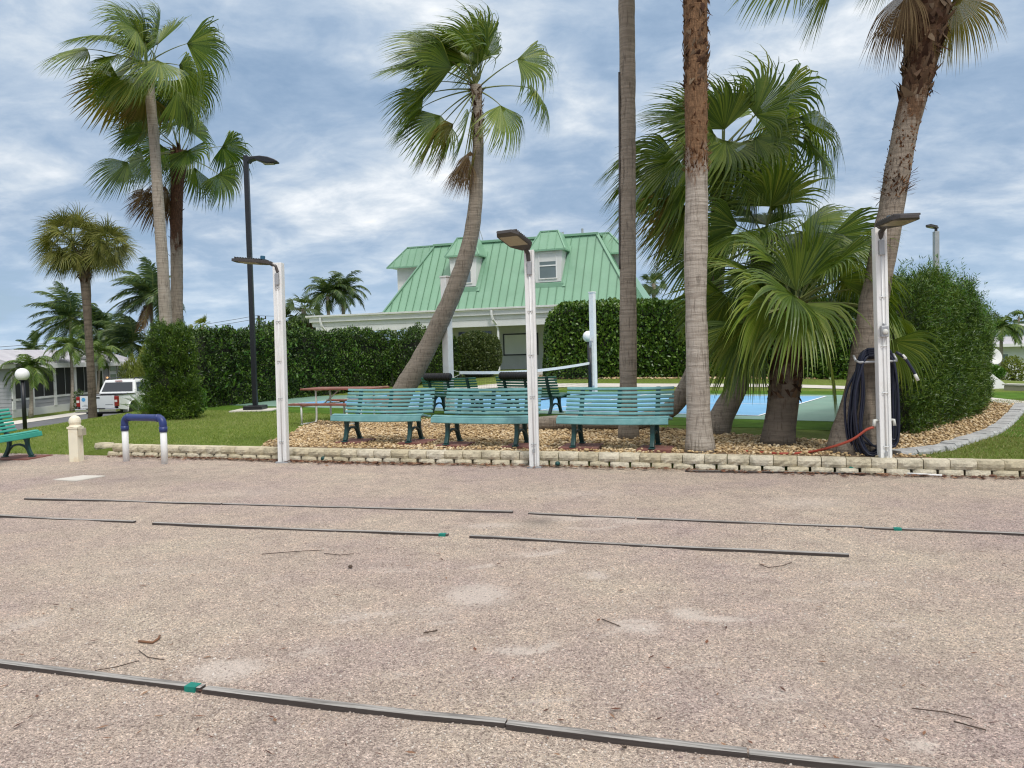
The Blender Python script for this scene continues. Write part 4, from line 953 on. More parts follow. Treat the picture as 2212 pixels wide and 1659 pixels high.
# bushes in front of the green roofed building
H = Hedge(shift(pxline([(838, 838, 722), (880, 834, 714), (925, 828, 712), (962, 822, 714), (990, 820, 722)]), (0, .5)), .6, .2, .3, 1.0, 12, .35)
r_ = thing('shrub', 'dark loose shrub mass behind the leaning palm trunk', 'shrub'); H.core(r_, MAT['branch_core'], .3); P, N = H.sample(13000, 0, .66, .35); leaf_mesh('foliage', P, N, .06, .13, .42, MAT['darkhedge'], r_, .4, .5)
bush('bush', 'rounded clipped olive green bush before the porch wall', 1030, 806, 715, 108, MAT['bush'], 17000, .06, .12, .55, Y=32.8, seed=4, lump=.08, squash=.72, depth=.8)
# glossy hedge at right of the building
H = Hedge(shift(pxline([(1176, 813, 668), (1240, 812, 655), (1340, 811, 651), (1480, 810, 650), (1600, 809, 648), (1720, 811, 648), (1850, 815, 645)]), (0, -.3)), .95, .14, .45, .9, 21, .22)
r_ = thing('hedge', 'thick glossy leaved clipped hedge right of the porch', 'hedge'); H.core(r_, MAT['branch_core'], .28); P, N = H.sample(27000, 0, .62, .28); leaf_mesh('foliage', P, N, .10, .19, .62, MAT['clusia'], r_, .55, .5)
# big needle leaved hedge at right
def px3(x, y, ty):
    q = gz(x, y, BED); return (q.x, q.y, at(x, ty, q.y).z)
HB = [px3(1962, 948, 640), px3(2030, 926, 604), px3(2085, 905, 628), px3(2110, 884, 672), px3(2124, 868, 712)]
L0 = shift(HB, (-.30, .55))
H = Hedge(L0, .62, .17, .06, 1.9, 31, .34)
r_ = thing('hedge', 'large feathery needle leaved hedge in the rock bed at right', 'hedge'); H.core(r_, MAT['branch_core'], .26); P, N = H.sample(17500, 0, .66, .34, .10); sprigs('foliage', P, N, .16, .055, .105, .0065, 9, MAT['podo'], r_, .8, .6)
P, N = H.sample(260, .3, .62, 0, 0); sprigs('foliage', P + N * .08, N, .32, .06, .10, .0065, 14, MAT['bright'], r_, 1.2, .3)

# ------------------------------------------------------------------ trees in the distance
def feather_palm(name, label, px, cy, Y, L, mat, seed, nfr=20, el0=80, el1=-25, trunkpx=None, ll=.6, wind=.5, droop=1.35, rad=.13, nl=34, lw=.075, shaft=None, group='background palms', dead=0, base=None):
    tp = trunkpx or px; top = at(px, cy, Y); bq = at(tp, 900, Y); b = Vector((bq.x, Y, h(bq.x, Y) - .05)); root = thing(name, label, 'palm tree', b, 0, group); rg = random.Random(seed)
    tl = top - b; path = [Vector((0, 0, 0)), tl * .35 + Vector((.06, 0, 0)), tl * .7 + Vector((.05, 0, 0)), tl]
    P, Rr = catmull(path, [rad * 1.5, rad, rad * .9, rad * .8], .4); mb = MB(); mb.tube(P, Rr, 10, jit=.05); mb.build('trunk', BARK, root, smooth=True)
    if shaft: mb = MB(); mb.tube([tl - UP * shaft, tl - UP * shaft * .5, tl], [rad * .95, rad * 1.05, rad * .5], 10); mb.build('crownshaft', MAT['petiole'], root, smooth=True)
    mb = MB(); ms = MB(); md = MB()
    for i in range(nfr):
        t = (i + .5) / nfr; pinnate(mb, ms, tl.copy(), i * 2.4 + rg.gauss(0, .2), R(el0 + (el1 - el0) * t) + rg.gauss(0, .08), L * rg.uniform(.85, 1.1), rg, droop, wind, nl, ll, lw)
    for i in range(dead): pinnate(md, ms, tl - UP * .1, R(200 + 60 * i), R(-60), L * .8, rg, .9, .1, nl, ll, lw)
    mb.build('crown', mat, root); ms.build('leaf_stalk', MAT['petiole'], root)
    if dead: md.build('dead_frond', MAT['deadfan'], root)
    return root
def far_fan(label, px, cy, Y, pet, Rb, seed, n=22, mat=None, rad=.15, skirt=0, group='background palms'):
    top = at(px, cy, Y); b = Vector((top.x, Y, h(top.x, Y) - .05)); root = thing('fan_palm', label, 'palm tree', b, 0, group); tl = top - b
    mb = MB(); mb.tube([Vector((0, 0, 0)), tl * .5, tl], [rad * 1.3, rad, rad], 9); mb.build('trunk', BARKD, root, smooth=True)
    sp = ring_specs(tl, n, 82, -38, pet, Rb, seed)
    for i in range(skirt): sp.append([tl - UP * .3, i * 1.3, R(-65), pet * .7, Rb, 'dead', dict(droop=1.3)])
    crown_parts(root, sp, {'green': mat or MAT['farleaf'], 'dead': MAT['deadfan']}, seed, droop=.5, wind=.25, nseg=16, m=4); return root
feather_palm('coconut_palm', 'windswept coconut palm rising behind the grey house left of the cabbage palm', 152, 690, 58, 3.0, MAT['coco'], 1, trunkpx=156, wind=.75, ll=.95, nfr=28, lw=.11)
feather_palm('coconut_palm', 'tall coconut palm with a hanging dead frond left of the tall pair', 326, 638, 52, 2.9, MAT['coco'], 2, trunkpx=331, wind=.8, ll=.9, dead=2, nfr=28, lw=.10)
feather_palm('coconut_palm', 'dark coconut palm crown just right of the cabbage palm trunk', 228, 715, 60, 2.7, MAT['coco'], 3, wind=.8, ll=.9, nfr=26, lw=.10)
feather_palm('coconut_palm', 'low yellowish coconut palm behind the house corner', 284, 742, 54, 2.6, MAT['coco'], 4, wind=.8, ll=.9, dead=1, nfr=26, lw=.10)
feather_palm('coconut_palm', 'small palm tuft showing over the grey house roof', 73, 762, 62, 1.7, MAT['coco'], 5, wind=.5, nfr=14)
feather_palm('christmas_palm', 'small drooping palm in front of the dark porch screens behind the globe lamp', 64, 796, 38.6, 1.45, MAT['xmas'], 6, 22, 75, -5, 66, .42, .1, 2.4, .085, 30, .06, .4, 'palms before the grey house')
feather_palm('christmas_palm', 'slim pale trunk palm between the second and third porch screens', 152, 752, 42.7, 1.5, MAT['xmas'], 7, 22, 78, 0, 156, .45, .15, 2.2, .085, 30, .06, .4, 'palms before the grey house')
feather_palm('christmas_palm', 'palm half hidden by the cabbage palm trunk near the house door', 214, 764, 46, 1.5, MAT['xmas'], 8, 20, 75, 0, 208, .45, .15, 2.2, .085, 30, .06, .4, 'palms before the grey house')
feather_palm('royal_palm', 'left palm of the arching pair above the porch roof end', 708, 640, 60, 2.3, MAT['coco'], 9, 22, 80, 0, 714, .75, .1, 2.1, .16, 30, .09, 1.1, 'arching palms behind the porch')
feather_palm('royal_palm', 'right palm of the arching pair above the porch roof end', 742, 632, 61, 2.3, MAT['coco'], 10, 22, 80, 0, 739, .75, .1, 2.1, .16, 30, .09, 1.1, 'arching palms behind the porch')
feather_palm('christmas_palm', 'drooping palm in front of the pale house at far right', 2162, 712, 38, 1.25, MAT['xmas'], 11, 20, 75, 0, 2158, .42, .15, 2.4, .085, 30, .06, .4)
far_fan('small fan palm behind the left hedge, with a shaggy skirt', 656, 668, 47, .8, .85, 51, 22, skirt=6)
far_fan('small fan palm beyond the right end of the green roof', 1412, 612, 62, .7, .75, 52, 20)
far_fan('tiny yellowish palm top showing above the left hedge', 436, 706, 56, .6, .7, 53, 14, MAT['yelgreen'])
far_fan('tiny distant palm on the skyline at far right', 2201, 684, 120, .8, .9, 54, 16)
far_fan('small palm tuft beside the one beyond the green roof', 1385, 632, 66, .6, .7, 55, 14)
def tree(label, px, cy, Y, wpx, hpx, mat, seed, n=3500, l0=.12, l1=.28, thin=1.0):
    c = at(px, cy, Y); b = Vector((c.x, Y, h(c.x, Y) - .05)); root = thing('broadleaf_tree', label, 'tree', b); k = FPX / Y; rx = wpx / k / 2; rz = hpx / k / 2; cc = c - b
    mb = MB(); mb.tube([Vector((0, 0, 0)), cc * .5, cc * .8], [.2, .15, .08], 8); P = np.empty((n, 3)); N = np.empty((n, 3)); rg = random.Random(seed)
    cl = [(Vector((rg.gauss(0, .5) * rx, rg.gauss(0, .5) * rx, rg.gauss(0, .45) * rz)), rg.uniform(.3, .5)) for _ in range(12)]
    for q, r_ in cl: mb.tube([cc * .5, (cc * .6 + (cc + q) * .4), cc + q], [.09, .05, .015], 5)
    for i in range(n):
        q, r_ = rg.choice(cl); d = Vector((rg.gauss(0, 1), rg.gauss(0, 1), rg.gauss(0, 1))).normalized() * (r_ * rg.random() ** .4); P[i] = cc + q + Vector((d.x * rx, d.y * rx, d.z * rz * 1.1)); N[i] = d
    leaf_mesh('crown', P, N, l0, l1, .45, mat, root, .4, .3); mb.build('trunk', MAT['branch_core'], root, smooth=True)
tree('dark leafy tree top rising over the left hedge beside the utility pole', 596, 715, 46, 95, 75, MAT['darkhedge'], 1)
tree('olive leafy tree top behind the hedge left of the porch roof', 700, 712, 50, 90, 55, MAT['bush'], 2)
tree('airy grey green tree beyond the right hedge', 2136, 692, 62, 62, 80, MAT['farleaf'], 3, 1500, .10, .22)
bush('shrub', 'yellow green areca clump right of the grey house', 285, 862, 768, 84, MAT['yelgreen'], 3000, .2, .45, .12, Y=46, seed=6, up=1.0)
bush('shrub', 'taller yellow green areca clump behind the pickup', 318, 862, 742, 60, MAT['yelgreen'], 2400, .22, .5, .12, Y=49, seed=16, up=1.0)
bush('shrub', 'leafy green bush in front of the pale right house', 2148, 834, 785, 62, MAT['bright'], 1800, .08, .18, .5, Y=33, seed=7)
bush('shrub', 'pale yellow green shrub at the right frame edge', 2202, 832, 770, 60, MAT['yelgreen'], 1600, .08, .16, .4, Y=34, seed=8)

# ------------------------------------------------------------------ benches
BL = 1.58
def cat2(pts, n=8):
    P = [Vector((0, y, z)) for y, z in pts]; out, _ = catmull(P, [1] * len(P), .012); return out
SEATC = cat2([(.015, .335), (-.005, .375), (.02, .415), (.09, .428), (.20, .410), (.33, .385), (.415, .385)])
BACKC = cat2([(.455, .425), (.49, .50), (.525, .60), (.555, .70), (.585, .79), (.60, .835)])
def slats(mb, curve, n, w, t, sag=.012):
    acc = [0]
    for a, b_ in zip(curve, curve[1:]): acc.append(acc[-1] + (b_ - a).length)
    tot = acc[-1]; pitch = tot / n
    for i in range(n):
        s = (i + .5) * pitch; k = 0
        while k < len(acc) - 2 and acc[k + 1] < s: k += 1
        p = curve[k].lerp(curve[k + 1], (s - acc[k]) / (acc[k + 1] - acc[k] + 1e-9)); d = (curve[min(k + 3, len(curve) - 1)] - curve[max(k - 2, 0)]).normalized(); nm = Vector((1, 0, 0)).cross(d).normalized()
        sec = [(-w / 2, -t / 2), (-w / 2 + .012, -t / 2 - .004), (w / 2 - .012, -t / 2 - .004), (w / 2, -t / 2), (w / 2, t / 2), (-w / 2, t / 2)]; vs = []; fs = []; m = 8; kx = len(sec)
        for j in range(m + 1):
            u = j / m * 2 - 1; off = -sag * (1 - u * u)
            for a, b_ in sec: vs.append(p + d * a - nm * b_ + Vector((u * BL / 2, 0, off)))
        for j in range(m):
            for q in range(kx): fs.append((j * kx + q, j * kx + (q + 1) % kx, (j + 1) * kx + (q + 1) % kx, (j + 1) * kx + q))
        fs += [tuple(range(kx - 1, -1, -1)), tuple(m * kx + q for q in range(kx))]; mb.add(vs, fs)
def bench_leg(x):
    mb = MB(); f = lambda pts: [Vector((x, y, z)) for y, z in pts]
    def sw(pts, w, t): P, _ = catmull(f(pts), [1] * len(pts), .03); mb.bar(P, w, t)
    sw([(.055, .39), (.085, .30), (.085, .20), (.06, .10), (.015, .012)], .062, .058)
    sw([(.085, .20), (.12, .30), (.19, .375), (.30, .375)], .052, .042)
    sw([(.46, .42), (.43, .32), (.425, .20), (.46, .10), (.515, .012)], .062, .058)
    sw([(.425, .20), (.39, .30), (.31, .365)], .052, .042)
    sw([(.075, .11), (.14, .185), (.255, .215), (.37, .185), (.44, .11)], .048, .034)
    sw([(.44, .36), (.505, .47), (.55, .59), (.585, .70), (.612, .79), (.615, .825)], .062, .045)
    sw([(.04, .355), (.10, .392), (.22, .375), (.44, .355)], .058, .03)
    for y in (.01, .52): mb.box((x, y, .008), (.085, .10, .018))
    return mb
def make_bench(label, group, smat, lx=(-.56, .56)):
    root = thing('park_bench', label, 'bench', (0, 0, 0), 0, group)
    mb = MB(); slats(mb, SEATC, 5, .088, .028); mb.build('seat', smat, root, bevel=.006)
    mb = MB(); slats(mb, BACKC, 7, .041, .026); mb.build('backrest', smat, root, bevel=.005)
    for x in lx: bench_leg(x).build('leg', MAT['leg'], root, bevel=.008)
    mb = MB(); P, _ = catmull([Vector((0, .52, .50)), Vector((0, .575, .63)), Vector((0, .62, .81))], [1] * 3, .03); mb.bar(P, .06, .03); mb.bar([Vector((0, .05, .37)), Vector((0, .42, .35))], .06, .025)
    mb.build('centre_rib', MAT['leg'], root, bevel=.004); return root
b0 = make_bench('faded teal bench in the front row, left of the white middle lamp post', 'teal benches facing the gravel court', MAT['teal'])
GB = 'teal benches facing the gravel court'
def place(o, X, Y, z, deg, label): o.location = (X, Y, z); o.rotation_euler = (0, 0, R(deg)); o['label'] = label; return o
FZ = BED + .054
place(b0, -2.18, 12.13, FZ, -17.5, 'faded teal bench beside the red picnic table')
place(copy_tree(b0), -.50, 11.32, FZ, -21, 'faded teal bench partly hidden by the white middle lamp post')
place(copy_tree(b0), 1.36, 10.64, FZ, -20.5, 'faded teal bench in front of the tall grey palm trunk')
b1 = make_bench('bright teal bench', None, MAT['teal2']); place(b1, -8.34, 12.62, .012, 84, 'bright teal bench cut off by the left frame edge')
b2 = make_bench('x', 'dark green benches facing the court', MAT['shade_teal'])
place(b2, -1.13, 18.0, FZ, 146, 'green bench seen from behind, at the leaning palm foot')
b3 = place(copy_tree(b2), .62, 17.35, FZ, 146, 'green bench seen from behind, right of the other green one')
def bolster(bench, off, label):
    q = bench.matrix_world if False else Matrix.Translation(bench.location) @ Matrix.Rotation(bench.rotation_euler.z, 4, 'Z')
    root = thing('ribbed_bolster', label, 'bolster', q @ Vector((off, .62, .845)), bench.rotation_euler.z, 'black bolsters on the green benches')
    prof = []; L = .74; n = 11
    for i in range(n):
        a = -L / 2 + L * i / n; b_ = a + L / n
        prof += [(.078, a + .004), (.088, a + .014), (.090, (a + b_) / 2), (.088, b_ - .014), (.078, b_ - .004)]
    mb = MB(Matrix.Rotation(R(90), 4, 'Y')); mb.lathe([(.02, -L / 2 - .01)] + [(.07, -L / 2 - .006)] + prof + [(.07, L / 2 + .006), (.02, L / 2 + .01)], 18); mb.build('ribbed_tube', MAT['rubber'], root, smooth=False)
bolster(b2, .27, 'black ribbed roll on the back of the left green bench')
bolster(b3, .27, 'black ribbed roll on the back of the right green bench')
# pavers under the legs
def paver(px, label, size=(.40, .30), rz=-.33, z=None, mat='paver'):
    zz = BED + .006 if z is None else z; q = gz(px[0], px[1], zz); mb = MB(); mb.box((0, 0, .022), (size[0], size[1], .05)); o = mb.build('red_paver', MAT[mat], None, bevel=.006)
    o.location = (q.x, q.y, zz); o.rotation_euler = (0, 0, rz); tag(o, label, 'paver', 'red pavers under the benches'); return o
def under(bench, x, label, y=.12, size=(.42, .42)):
    q = Matrix.Translation(bench.location) @ Matrix.Rotation(bench.rotation_euler.z, 4, 'Z') @ Vector((x, y, 0)); mb = MB(); mb.box((0, 0, -.008), (size[0], size[1], .052)); o = mb.build('red_paver', MAT['paver'], None, bevel=.006)
    o.location = (q.x, q.y, bench.location.z - .019); o.rotation_euler = (0, 0, bench.rotation_euler.z + rnd.uniform(-.08, .08)); tag(o, label, 'paver', 'red pavers under the benches')
fb = [o for o in COL.objects if o.name.startswith('park_bench')]
under(fb[0], -.50, 'red paver under the left leg of the bench beside the picnic table', .25, (.46, .56)); under(fb[0], .60, 'red paver under the right leg of the bench beside the picnic table', .25, (.46, .56))
under(fb[1], -.50, 'red paver under the left leg of the half hidden bench', .22, (.46, .5)); under(fb[1], .56, 'red paver under the right leg of the half hidden bench', .2, (.42, .46))
under(fb[2], -.50, 'red paver under the left leg of the bench before the grey trunk', .25, (.56, .56)); under(fb[2], .58, 'red paver under the right leg of the bench before the grey trunk', .2, (.46, .46))
under(fb[3], .56, 'red paver under the bench at the left frame edge', .2, (.6, .7))
paver((750, 958), 'broken piece of red paver at the lawn corner', (.12, .06)); paver((756, 1001 - 40), 'small flat broken red paver lying beside the left lamp post', (.2, .08), .2)

# ------------------------------------------------------------------ white lamp posts with flat LED heads
def shoebox(mb, ml, L=.46, Wd=.34):
    """LED head pointing along -Y from its neck at the origin, fins on top"""
    prof = [(.02, -.03), (.02, .035), (-.10, .035), (-L - .05, .012), (-L - .10, -.012), (-L - .06, -.03)]
    poly = [(-.06, .02), (.06, .02), (Wd / 2, -.12), (Wd / 2, -L), (Wd / 2 - .06, -L - .10), (-Wd / 2 + .06, -L - .10), (-Wd / 2, -L), (-Wd / 2, -.12)]
    mb.prism(poly, -.025, .018)
    for i in range(12):
        y = -.06 - (L - .02) * i / 11; w = .09 if i < 2 else Wd / 2 - .012; mb.span((-w, y - .006, .018), (w, y + .006, .042))
    q = .03; ml.prism([(-Wd / 2 + q, -.17), (Wd / 2 - q, -.17), (Wd / 2 - q, -L + .01), (-Wd / 2 + q, -L + .01)], -.031, -.024)
def lamp_post(label, foot, top, dirz, tilt, extras=(), neck=None):
    b = gz(foot[0], foot[1], 0); t = at(top[0], top[1], b.y); root = thing('lamp_post', label, 'lamp post', b, math.atan2(WD.y, WD.x) * .35, 'white lamp posts round the gravel court')
    d = t - b; L = d.length; root.rotation_mode = 'QUATERNION'; root.rotation_quaternion = UP.rotation_difference(d.normalized()) @ Matrix.Rotation(R(-6), 3, 'Z').to_quaternion()
    mb = MB(); w = .068
    mb.span((-w, -.048, 0), (w, .068, L)); mb.span((-w, -.06, 0), (-.034, -.0465, L)); mb.span((.034, -.06, 0), (w, -.0465, L)); mb.build('post', MAT['white'], root, bevel=.004)
    mb = MB(); mb.tube([(0, -.056, .02), (0, -.056, L - .25)], .008, 8); mb.build('conduit', MAT['white'], root, smooth=True)
    mb = MB()
    for z in (.32, .98, 1.55, 2.15, 2.66): mb.tube([(-.034, -.064, z), (-.028, -.07, z), (.028, -.07, z), (.034, -.064, z)], .006, 6)
    mb.build('strap', MAT['grey'], root)
    mb = MB(); mb.span((-.03, -.085, L - .34), (.03, -.022, L - .16)); mb.build('junction_box', MAT['grey'], root, bevel=.008)
    mb = MB(); mb.span((-w - .03, -.09, -.02), (w + .03, .09, .014)); mb.build('base_plate', MAT['grey'], root, bevel=.005)
    if 'plate' in extras: mb = MB(); mb.span((-.016, -.066, .20), (.016, -.0605, .26)); mb.build('inspection_plate', MAT['grey'], root)
    Rh = Matrix.Translation((0, -.03, L - .03)) @ Matrix.Rotation(dirz, 4, 'Z') @ Matrix.Rotation(tilt, 4, 'X')
    off = Matrix.Translation((0, -.10, .02)); hm, lm = MB(Rh @ off), MB(Rh @ off); shoebox(hm, lm); hm.m = Rh; hm.tube([(0, .02, -.12), (0, -.02, -.03), (0, -.12, .02)], .032, 8)
    hd = hm.build('lamp_head', MAT['bronze'], root, bevel=.004); lm.build('lens', MAT['lens'], hd)
    mb = MB(Rh @ off); mb.lathe([(.030, .042), (.036, .045), (.036, .092), (.030, .098)], 14, (0, -.13, 0)); mb.build('photocell', MAT['cellblue'], hd, smooth=False)
    return root, L
lp1, L1 = lamp_post('white lamp post standing left of the benches, lamp head pointing left', (613, 998), (601, 568), R(-84), R(-5))
lp2, L2 = lamp_post('white lamp post standing before the middle bench, lamp underside showing', (1155, 1008), (1143, 541), R(-26), R(-17), ('plate',))
lp3, L3 = lamp_post('white lamp post at right with the coiled hose and outlet box', (1912, 1019), (1899, 492), R(8), R(-3), ('plate',))
mb = MB(); mb.span((-.045, -.115, 1.66), (.045, -.058, 1.80)); mb.span((-.012, -.10, 1.80), (.012, -.06, 1.83)); ob = mb.build('outlet_box', MAT['grey'], lp3, bevel=.01)
mb = MB(Matrix.Translation((0, -.115, 1.725)) @ Matrix.Rotation(R(90), 4, 'X')); mb.lathe([(.032, -.004), (.034, .012), (.026, .022), (.01, .026)], 16); mb.build('outlet_cover', MAT['galv'], ob, smooth=True)
q3 = lp3.location
# hose hanger, hose coil and taps
def W3(x, y, z): return lp3.matrix_basis @ Vector((x, y, z))
mb = MB(); mb.tube([(-.26, .16, 1.38), (-.24, .09, 1.36), (-.068, .075, 1.36), (.068, .075, 1.36), (.20, .09, 1.36), (.22, .16, 1.38)], .016, 8); mb.tube([(-.26, .16, 1.38), (-.26, .24, 1.44)], .016, 8); mb.tube([(.22, .16, 1.38), (.22, .24, 1.44)], .016, 8); mb.build('hose_hanger', MAT['grey'], lp3, smooth=True)
mb = MB(); mb.tube([(-.068, .0, .64), (-.12, -.02, .64), (-.13, -.03, .57)], .022, 8); mb.build('tap', MAT['galv'], lp3, smooth=True)
mb = MB(); mb.tube([(.068, .0, .64), (.11, -.02, .64), (.115, -.03, .57)], .020, 8); mb.build('tap', MAT['galv'], lp3, smooth=True)
hs = thing('hose_coil', 'thick navy hose hung in long loops behind the right lamp post', 'hose', W3(0, .16, 0)); mb = MB(); rg = random.Random(12)
for i in range(13):
    top = 1.44 + .03 * (i % 4) - .01 * i * .3; bot = .10 + rg.uniform(-.02, .22) + (.04 if i > 8 else 0); xl = -.20 - rg.uniform(0, .13) - .005 * i; xr = .13 + rg.uniform(0, .09); yo = .10 + .012 * i + rg.uniform(-.02, .02)
    sw = rg.uniform(-.04, .04)
    ctl = [(-.13, yo, top), (-.20, yo, top - .10), (xl + .03 + sw, yo + .02, .95), (xl, yo + .02, .52), (xl + .07, yo, bot + .08), (-.08 + sw, yo - .02, bot), (.05, yo - .01, bot + .10), (xr, yo, .40 + sw), (xr + .02, yo + .01, .95), (.17, yo, top - .12), (.11, yo, top)]
    P, _ = catmull([Vector(c) for c in ctl] , [1] * len(ctl), .05); mb.tube(P + [P[0]], .0155, 7)
P, _ = catmull([Vector(c) for c in ((.18, .05, 1.47), (.27, .04, 1.40), (.36, .03, 1.25), (.40, .02, 1.16))], [1] * 4, .04); mb.tube(P, .018, 8)
hc = mb.build('hose', MAT['hose'], hs, smooth=True)
hs.location = lp3.location; hs.rotation_mode = 'QUATERNION'; hs.rotation_quaternion = lp3.rotation_quaternion
mb = MB(); mb.tube([(.385, .024, 1.19), (.42, .018, 1.11)], .021, 8); mb.tube([(.25, .045, 1.43), (.29, .04, 1.38)], .022, 8); mb.build('brass_coupling', MAT['galv'], hs, smooth=True)
a = W3(-.13, -.03, .56); pr = [a, at(1872, 928, a.y + .02), at(1840, 950, a.y + .08), at(1795, 966, a.y + .22), at(1750, 976, 9.9), gz(1690, 980, BED + .02), gz(1600, 974, BED + .012)]
P, _ = catmull(pr, [1] * len(pr), .05); mb = MB(); mb.tube(P, .016, 8); tag(mb.build('red_hose', MAT['redhose'], smooth=True), 'red hose running from the tap down across the river rocks', 'hose')

# ------------------------------------------------------------------ tall black street lamp
b = gz(552, 887, BED - .0); root = thing('street_lamp', 'tall black street lamp in the lawn before the left hedge', 'street lamp', b, .1); t = at(531, 336, b.y); d = t - b; L = d.length
root.rotation_mode = 'QUATERNION'; root.rotation_quaternion = UP.rotation_difference(d.normalized())
mb = MB(); mb.box((0, 0, L / 2), (.125, .125, L)); mb.build('pole', MAT['black'], root, bevel=.012)
mb = MB(); mb.box((0, 0, .07), (.52, .52, .15)); mb.build('base_cover', MAT['black'], root, bevel=.02)
mb = MB(); poly = [(.07, -.22), (.07, -.06), (.20, -.05), (.40, -.035), (.62, -.07), (.80, -.14), (.88, -.19), (.86, -.22), (.62, -.235), (.42, -.19), (.25, -.12), (.14, -.15)]
mb.prism(poly, -.13, .13, 'y'); mb.m = None; hd = mb.build('lamp_head', MAT['black'], root, bevel=.02); hd.location = (0, 0, L)
mb = MB(); mb.box((.62, 0, -.243), (.28, .18, .012)); le = mb.build('lens', MAT['lens'], hd)
mb = MB(); mb.box((0, 0, .0), (1.15, .9, .05)); o = tag(mb.build('concrete_footing', MAT['concrete'], bevel=.01), 'pale concrete slab under the tall black street lamp', 'slab'); o.location = (b.x, b.y, BED + .012)
# globe lamps
def globe_lamp(label, px, py, Y, dia, foot):
    c = at(px, py, Y); root = thing('globe_lamp', label, 'lamp', (c.x, c.y, foot), 0, 'white globe lamps'); H = c.z - foot
    mb = MB(); mb.tube([(0, 0, 0), (0, 0, H - dia * .40)], .045, 12); mb.build('post', MAT['black'], root, smooth=True)
    mb = MB(); mb.lathe([(.05, H - dia * .52), (.085, H - dia * .47), (.085, H - dia * .42)], 14); mb.build('collar', MAT['black'], root)
    mb = MB(); mb.sphere((0, 0, H), dia / 2, 24, 14); mb.build('globe', MAT['globe'], root, smooth=True)
globe_lamp('white globe lamp on a black post beside the left frame edge', 48, 809, 18, .30, h(-11.5, 18) - .03)
globe_lamp('white globe lamp half hidden by the net post', 1271, 727, 27, .40, h(2.6, 27) - .03)
# far lamp post at right
c = at(2022, 560, 22); root = thing('lamp_post', 'pale lamp post rising behind the right hedge', 'lamp post', (c.x, c.y, h(c.x, 22)), 0); t = at(2017, 500, 22); Hh = t.z - root.location.z
mb = MB(); mb.box((0, 0, Hh / 2), (.13, .13, Hh)); mb.build('post', MAT['grey'], root, bevel=.008)
hm, lm = MB(Matrix.Translation((0, -.02, Hh + .10)) @ Matrix.Rotation(R(-70), 4, 'Z') @ Matrix.Rotation(R(-8), 4, 'X')), MB(Matrix.Translation((0, -.02, Hh + .10)) @ Matrix.Rotation(R(-70), 4, 'Z') @ Matrix.Rotation(R(-8), 4, 'X')); shoebox(hm, lm, .26, .2); hm.m = Matrix.Translation((0, 0, Hh)); hm.tube([(0, 0, -.02), (0, 0, .09)], .04, 8); hd = hm.build('lamp_head', MAT['bronze'], root); lm.build('lens', MAT['lens'], hd)

# ------------------------------------------------------------------ bollard and pipe arch
b = gz(166, 996, 0); root = thing('bollard', 'short cream post with a ball top and rust stains', 'bollard', b, -.08); L = (at(163, 925, b.y) - b).length
mb = MB(); mb.box((0, 0, L / 2 - .02), (.155, .155, L + .04)); mb.build('post', MAT['cream'], root, bevel=.008)
mb = MB(); mb.box((0, 0, L + .012), (.18, .18, .03)); mb.lathe([(.10, L + .027), (.088, L + .045), (.078, L + .056), (.082, L + .07), (.092, L + .10), (.090, L + .135), (.078, L + .17), (.052, L + .197), (.02, L + .21)], 20); mb.build('ball_cap', MAT['cream'], root, smooth=False, bevel=.004)
mb = MB(); mb.span((.082, -.06, L - .12), (.15, .06, L + .0)); mb.build('side_box', MAT['tan'], root, bevel=.006)
a = gz(273, 996, 0); c = gz(356, 1001, 0); mid = (a + c) / 2; d = c - a; root = thing('pipe_hoop', 'white pipe hoop with a navy painted crossbar', 'hoop', mid, math.atan2(d.y, d.x)); w = d.length / 2; tz = (at(315, 902, mid.y)).z; rp = .050
mb = MB(); zs = tz - .155
for x in (-w, w): mb.tube([(x, 0, -.05), (x, 0, zs)], rp, 16)
mb.build('legs', MAT['white'], root, smooth=True)
mb = MB(); pts = [Vector((-w, 0, zs - .05))] + [Vector((-w + .10 - .10 * math.cos(a_), 0, tz - .10 + .10 * math.sin(a_))) for a_ in [i * math.pi / 12 for i in range(7)]] + [Vector((w - .10 + .10 * math.sin(a_), 0, tz - .10 + .10 * math.cos(a_))) for a_ in [i * math.pi / 12 for i in range(7)]] + [Vector((w, 0, zs - .05))]
mb.tube(pts, rp + .006, 16)
for x in (-w, w): mb.tube([(x, 0, zs - .06), (x, 0, zs + .02)], rp + .012, 16)
mb.tube([(-w + .08, 0, tz), (-w + .13, 0, tz)], rp + .012, 16); mb.tube([(w - .13, 0, tz), (w - .08, 0, tz)], rp + .012, 16)
mb.build('crossbar', MAT['navy'], root, smooth=True)

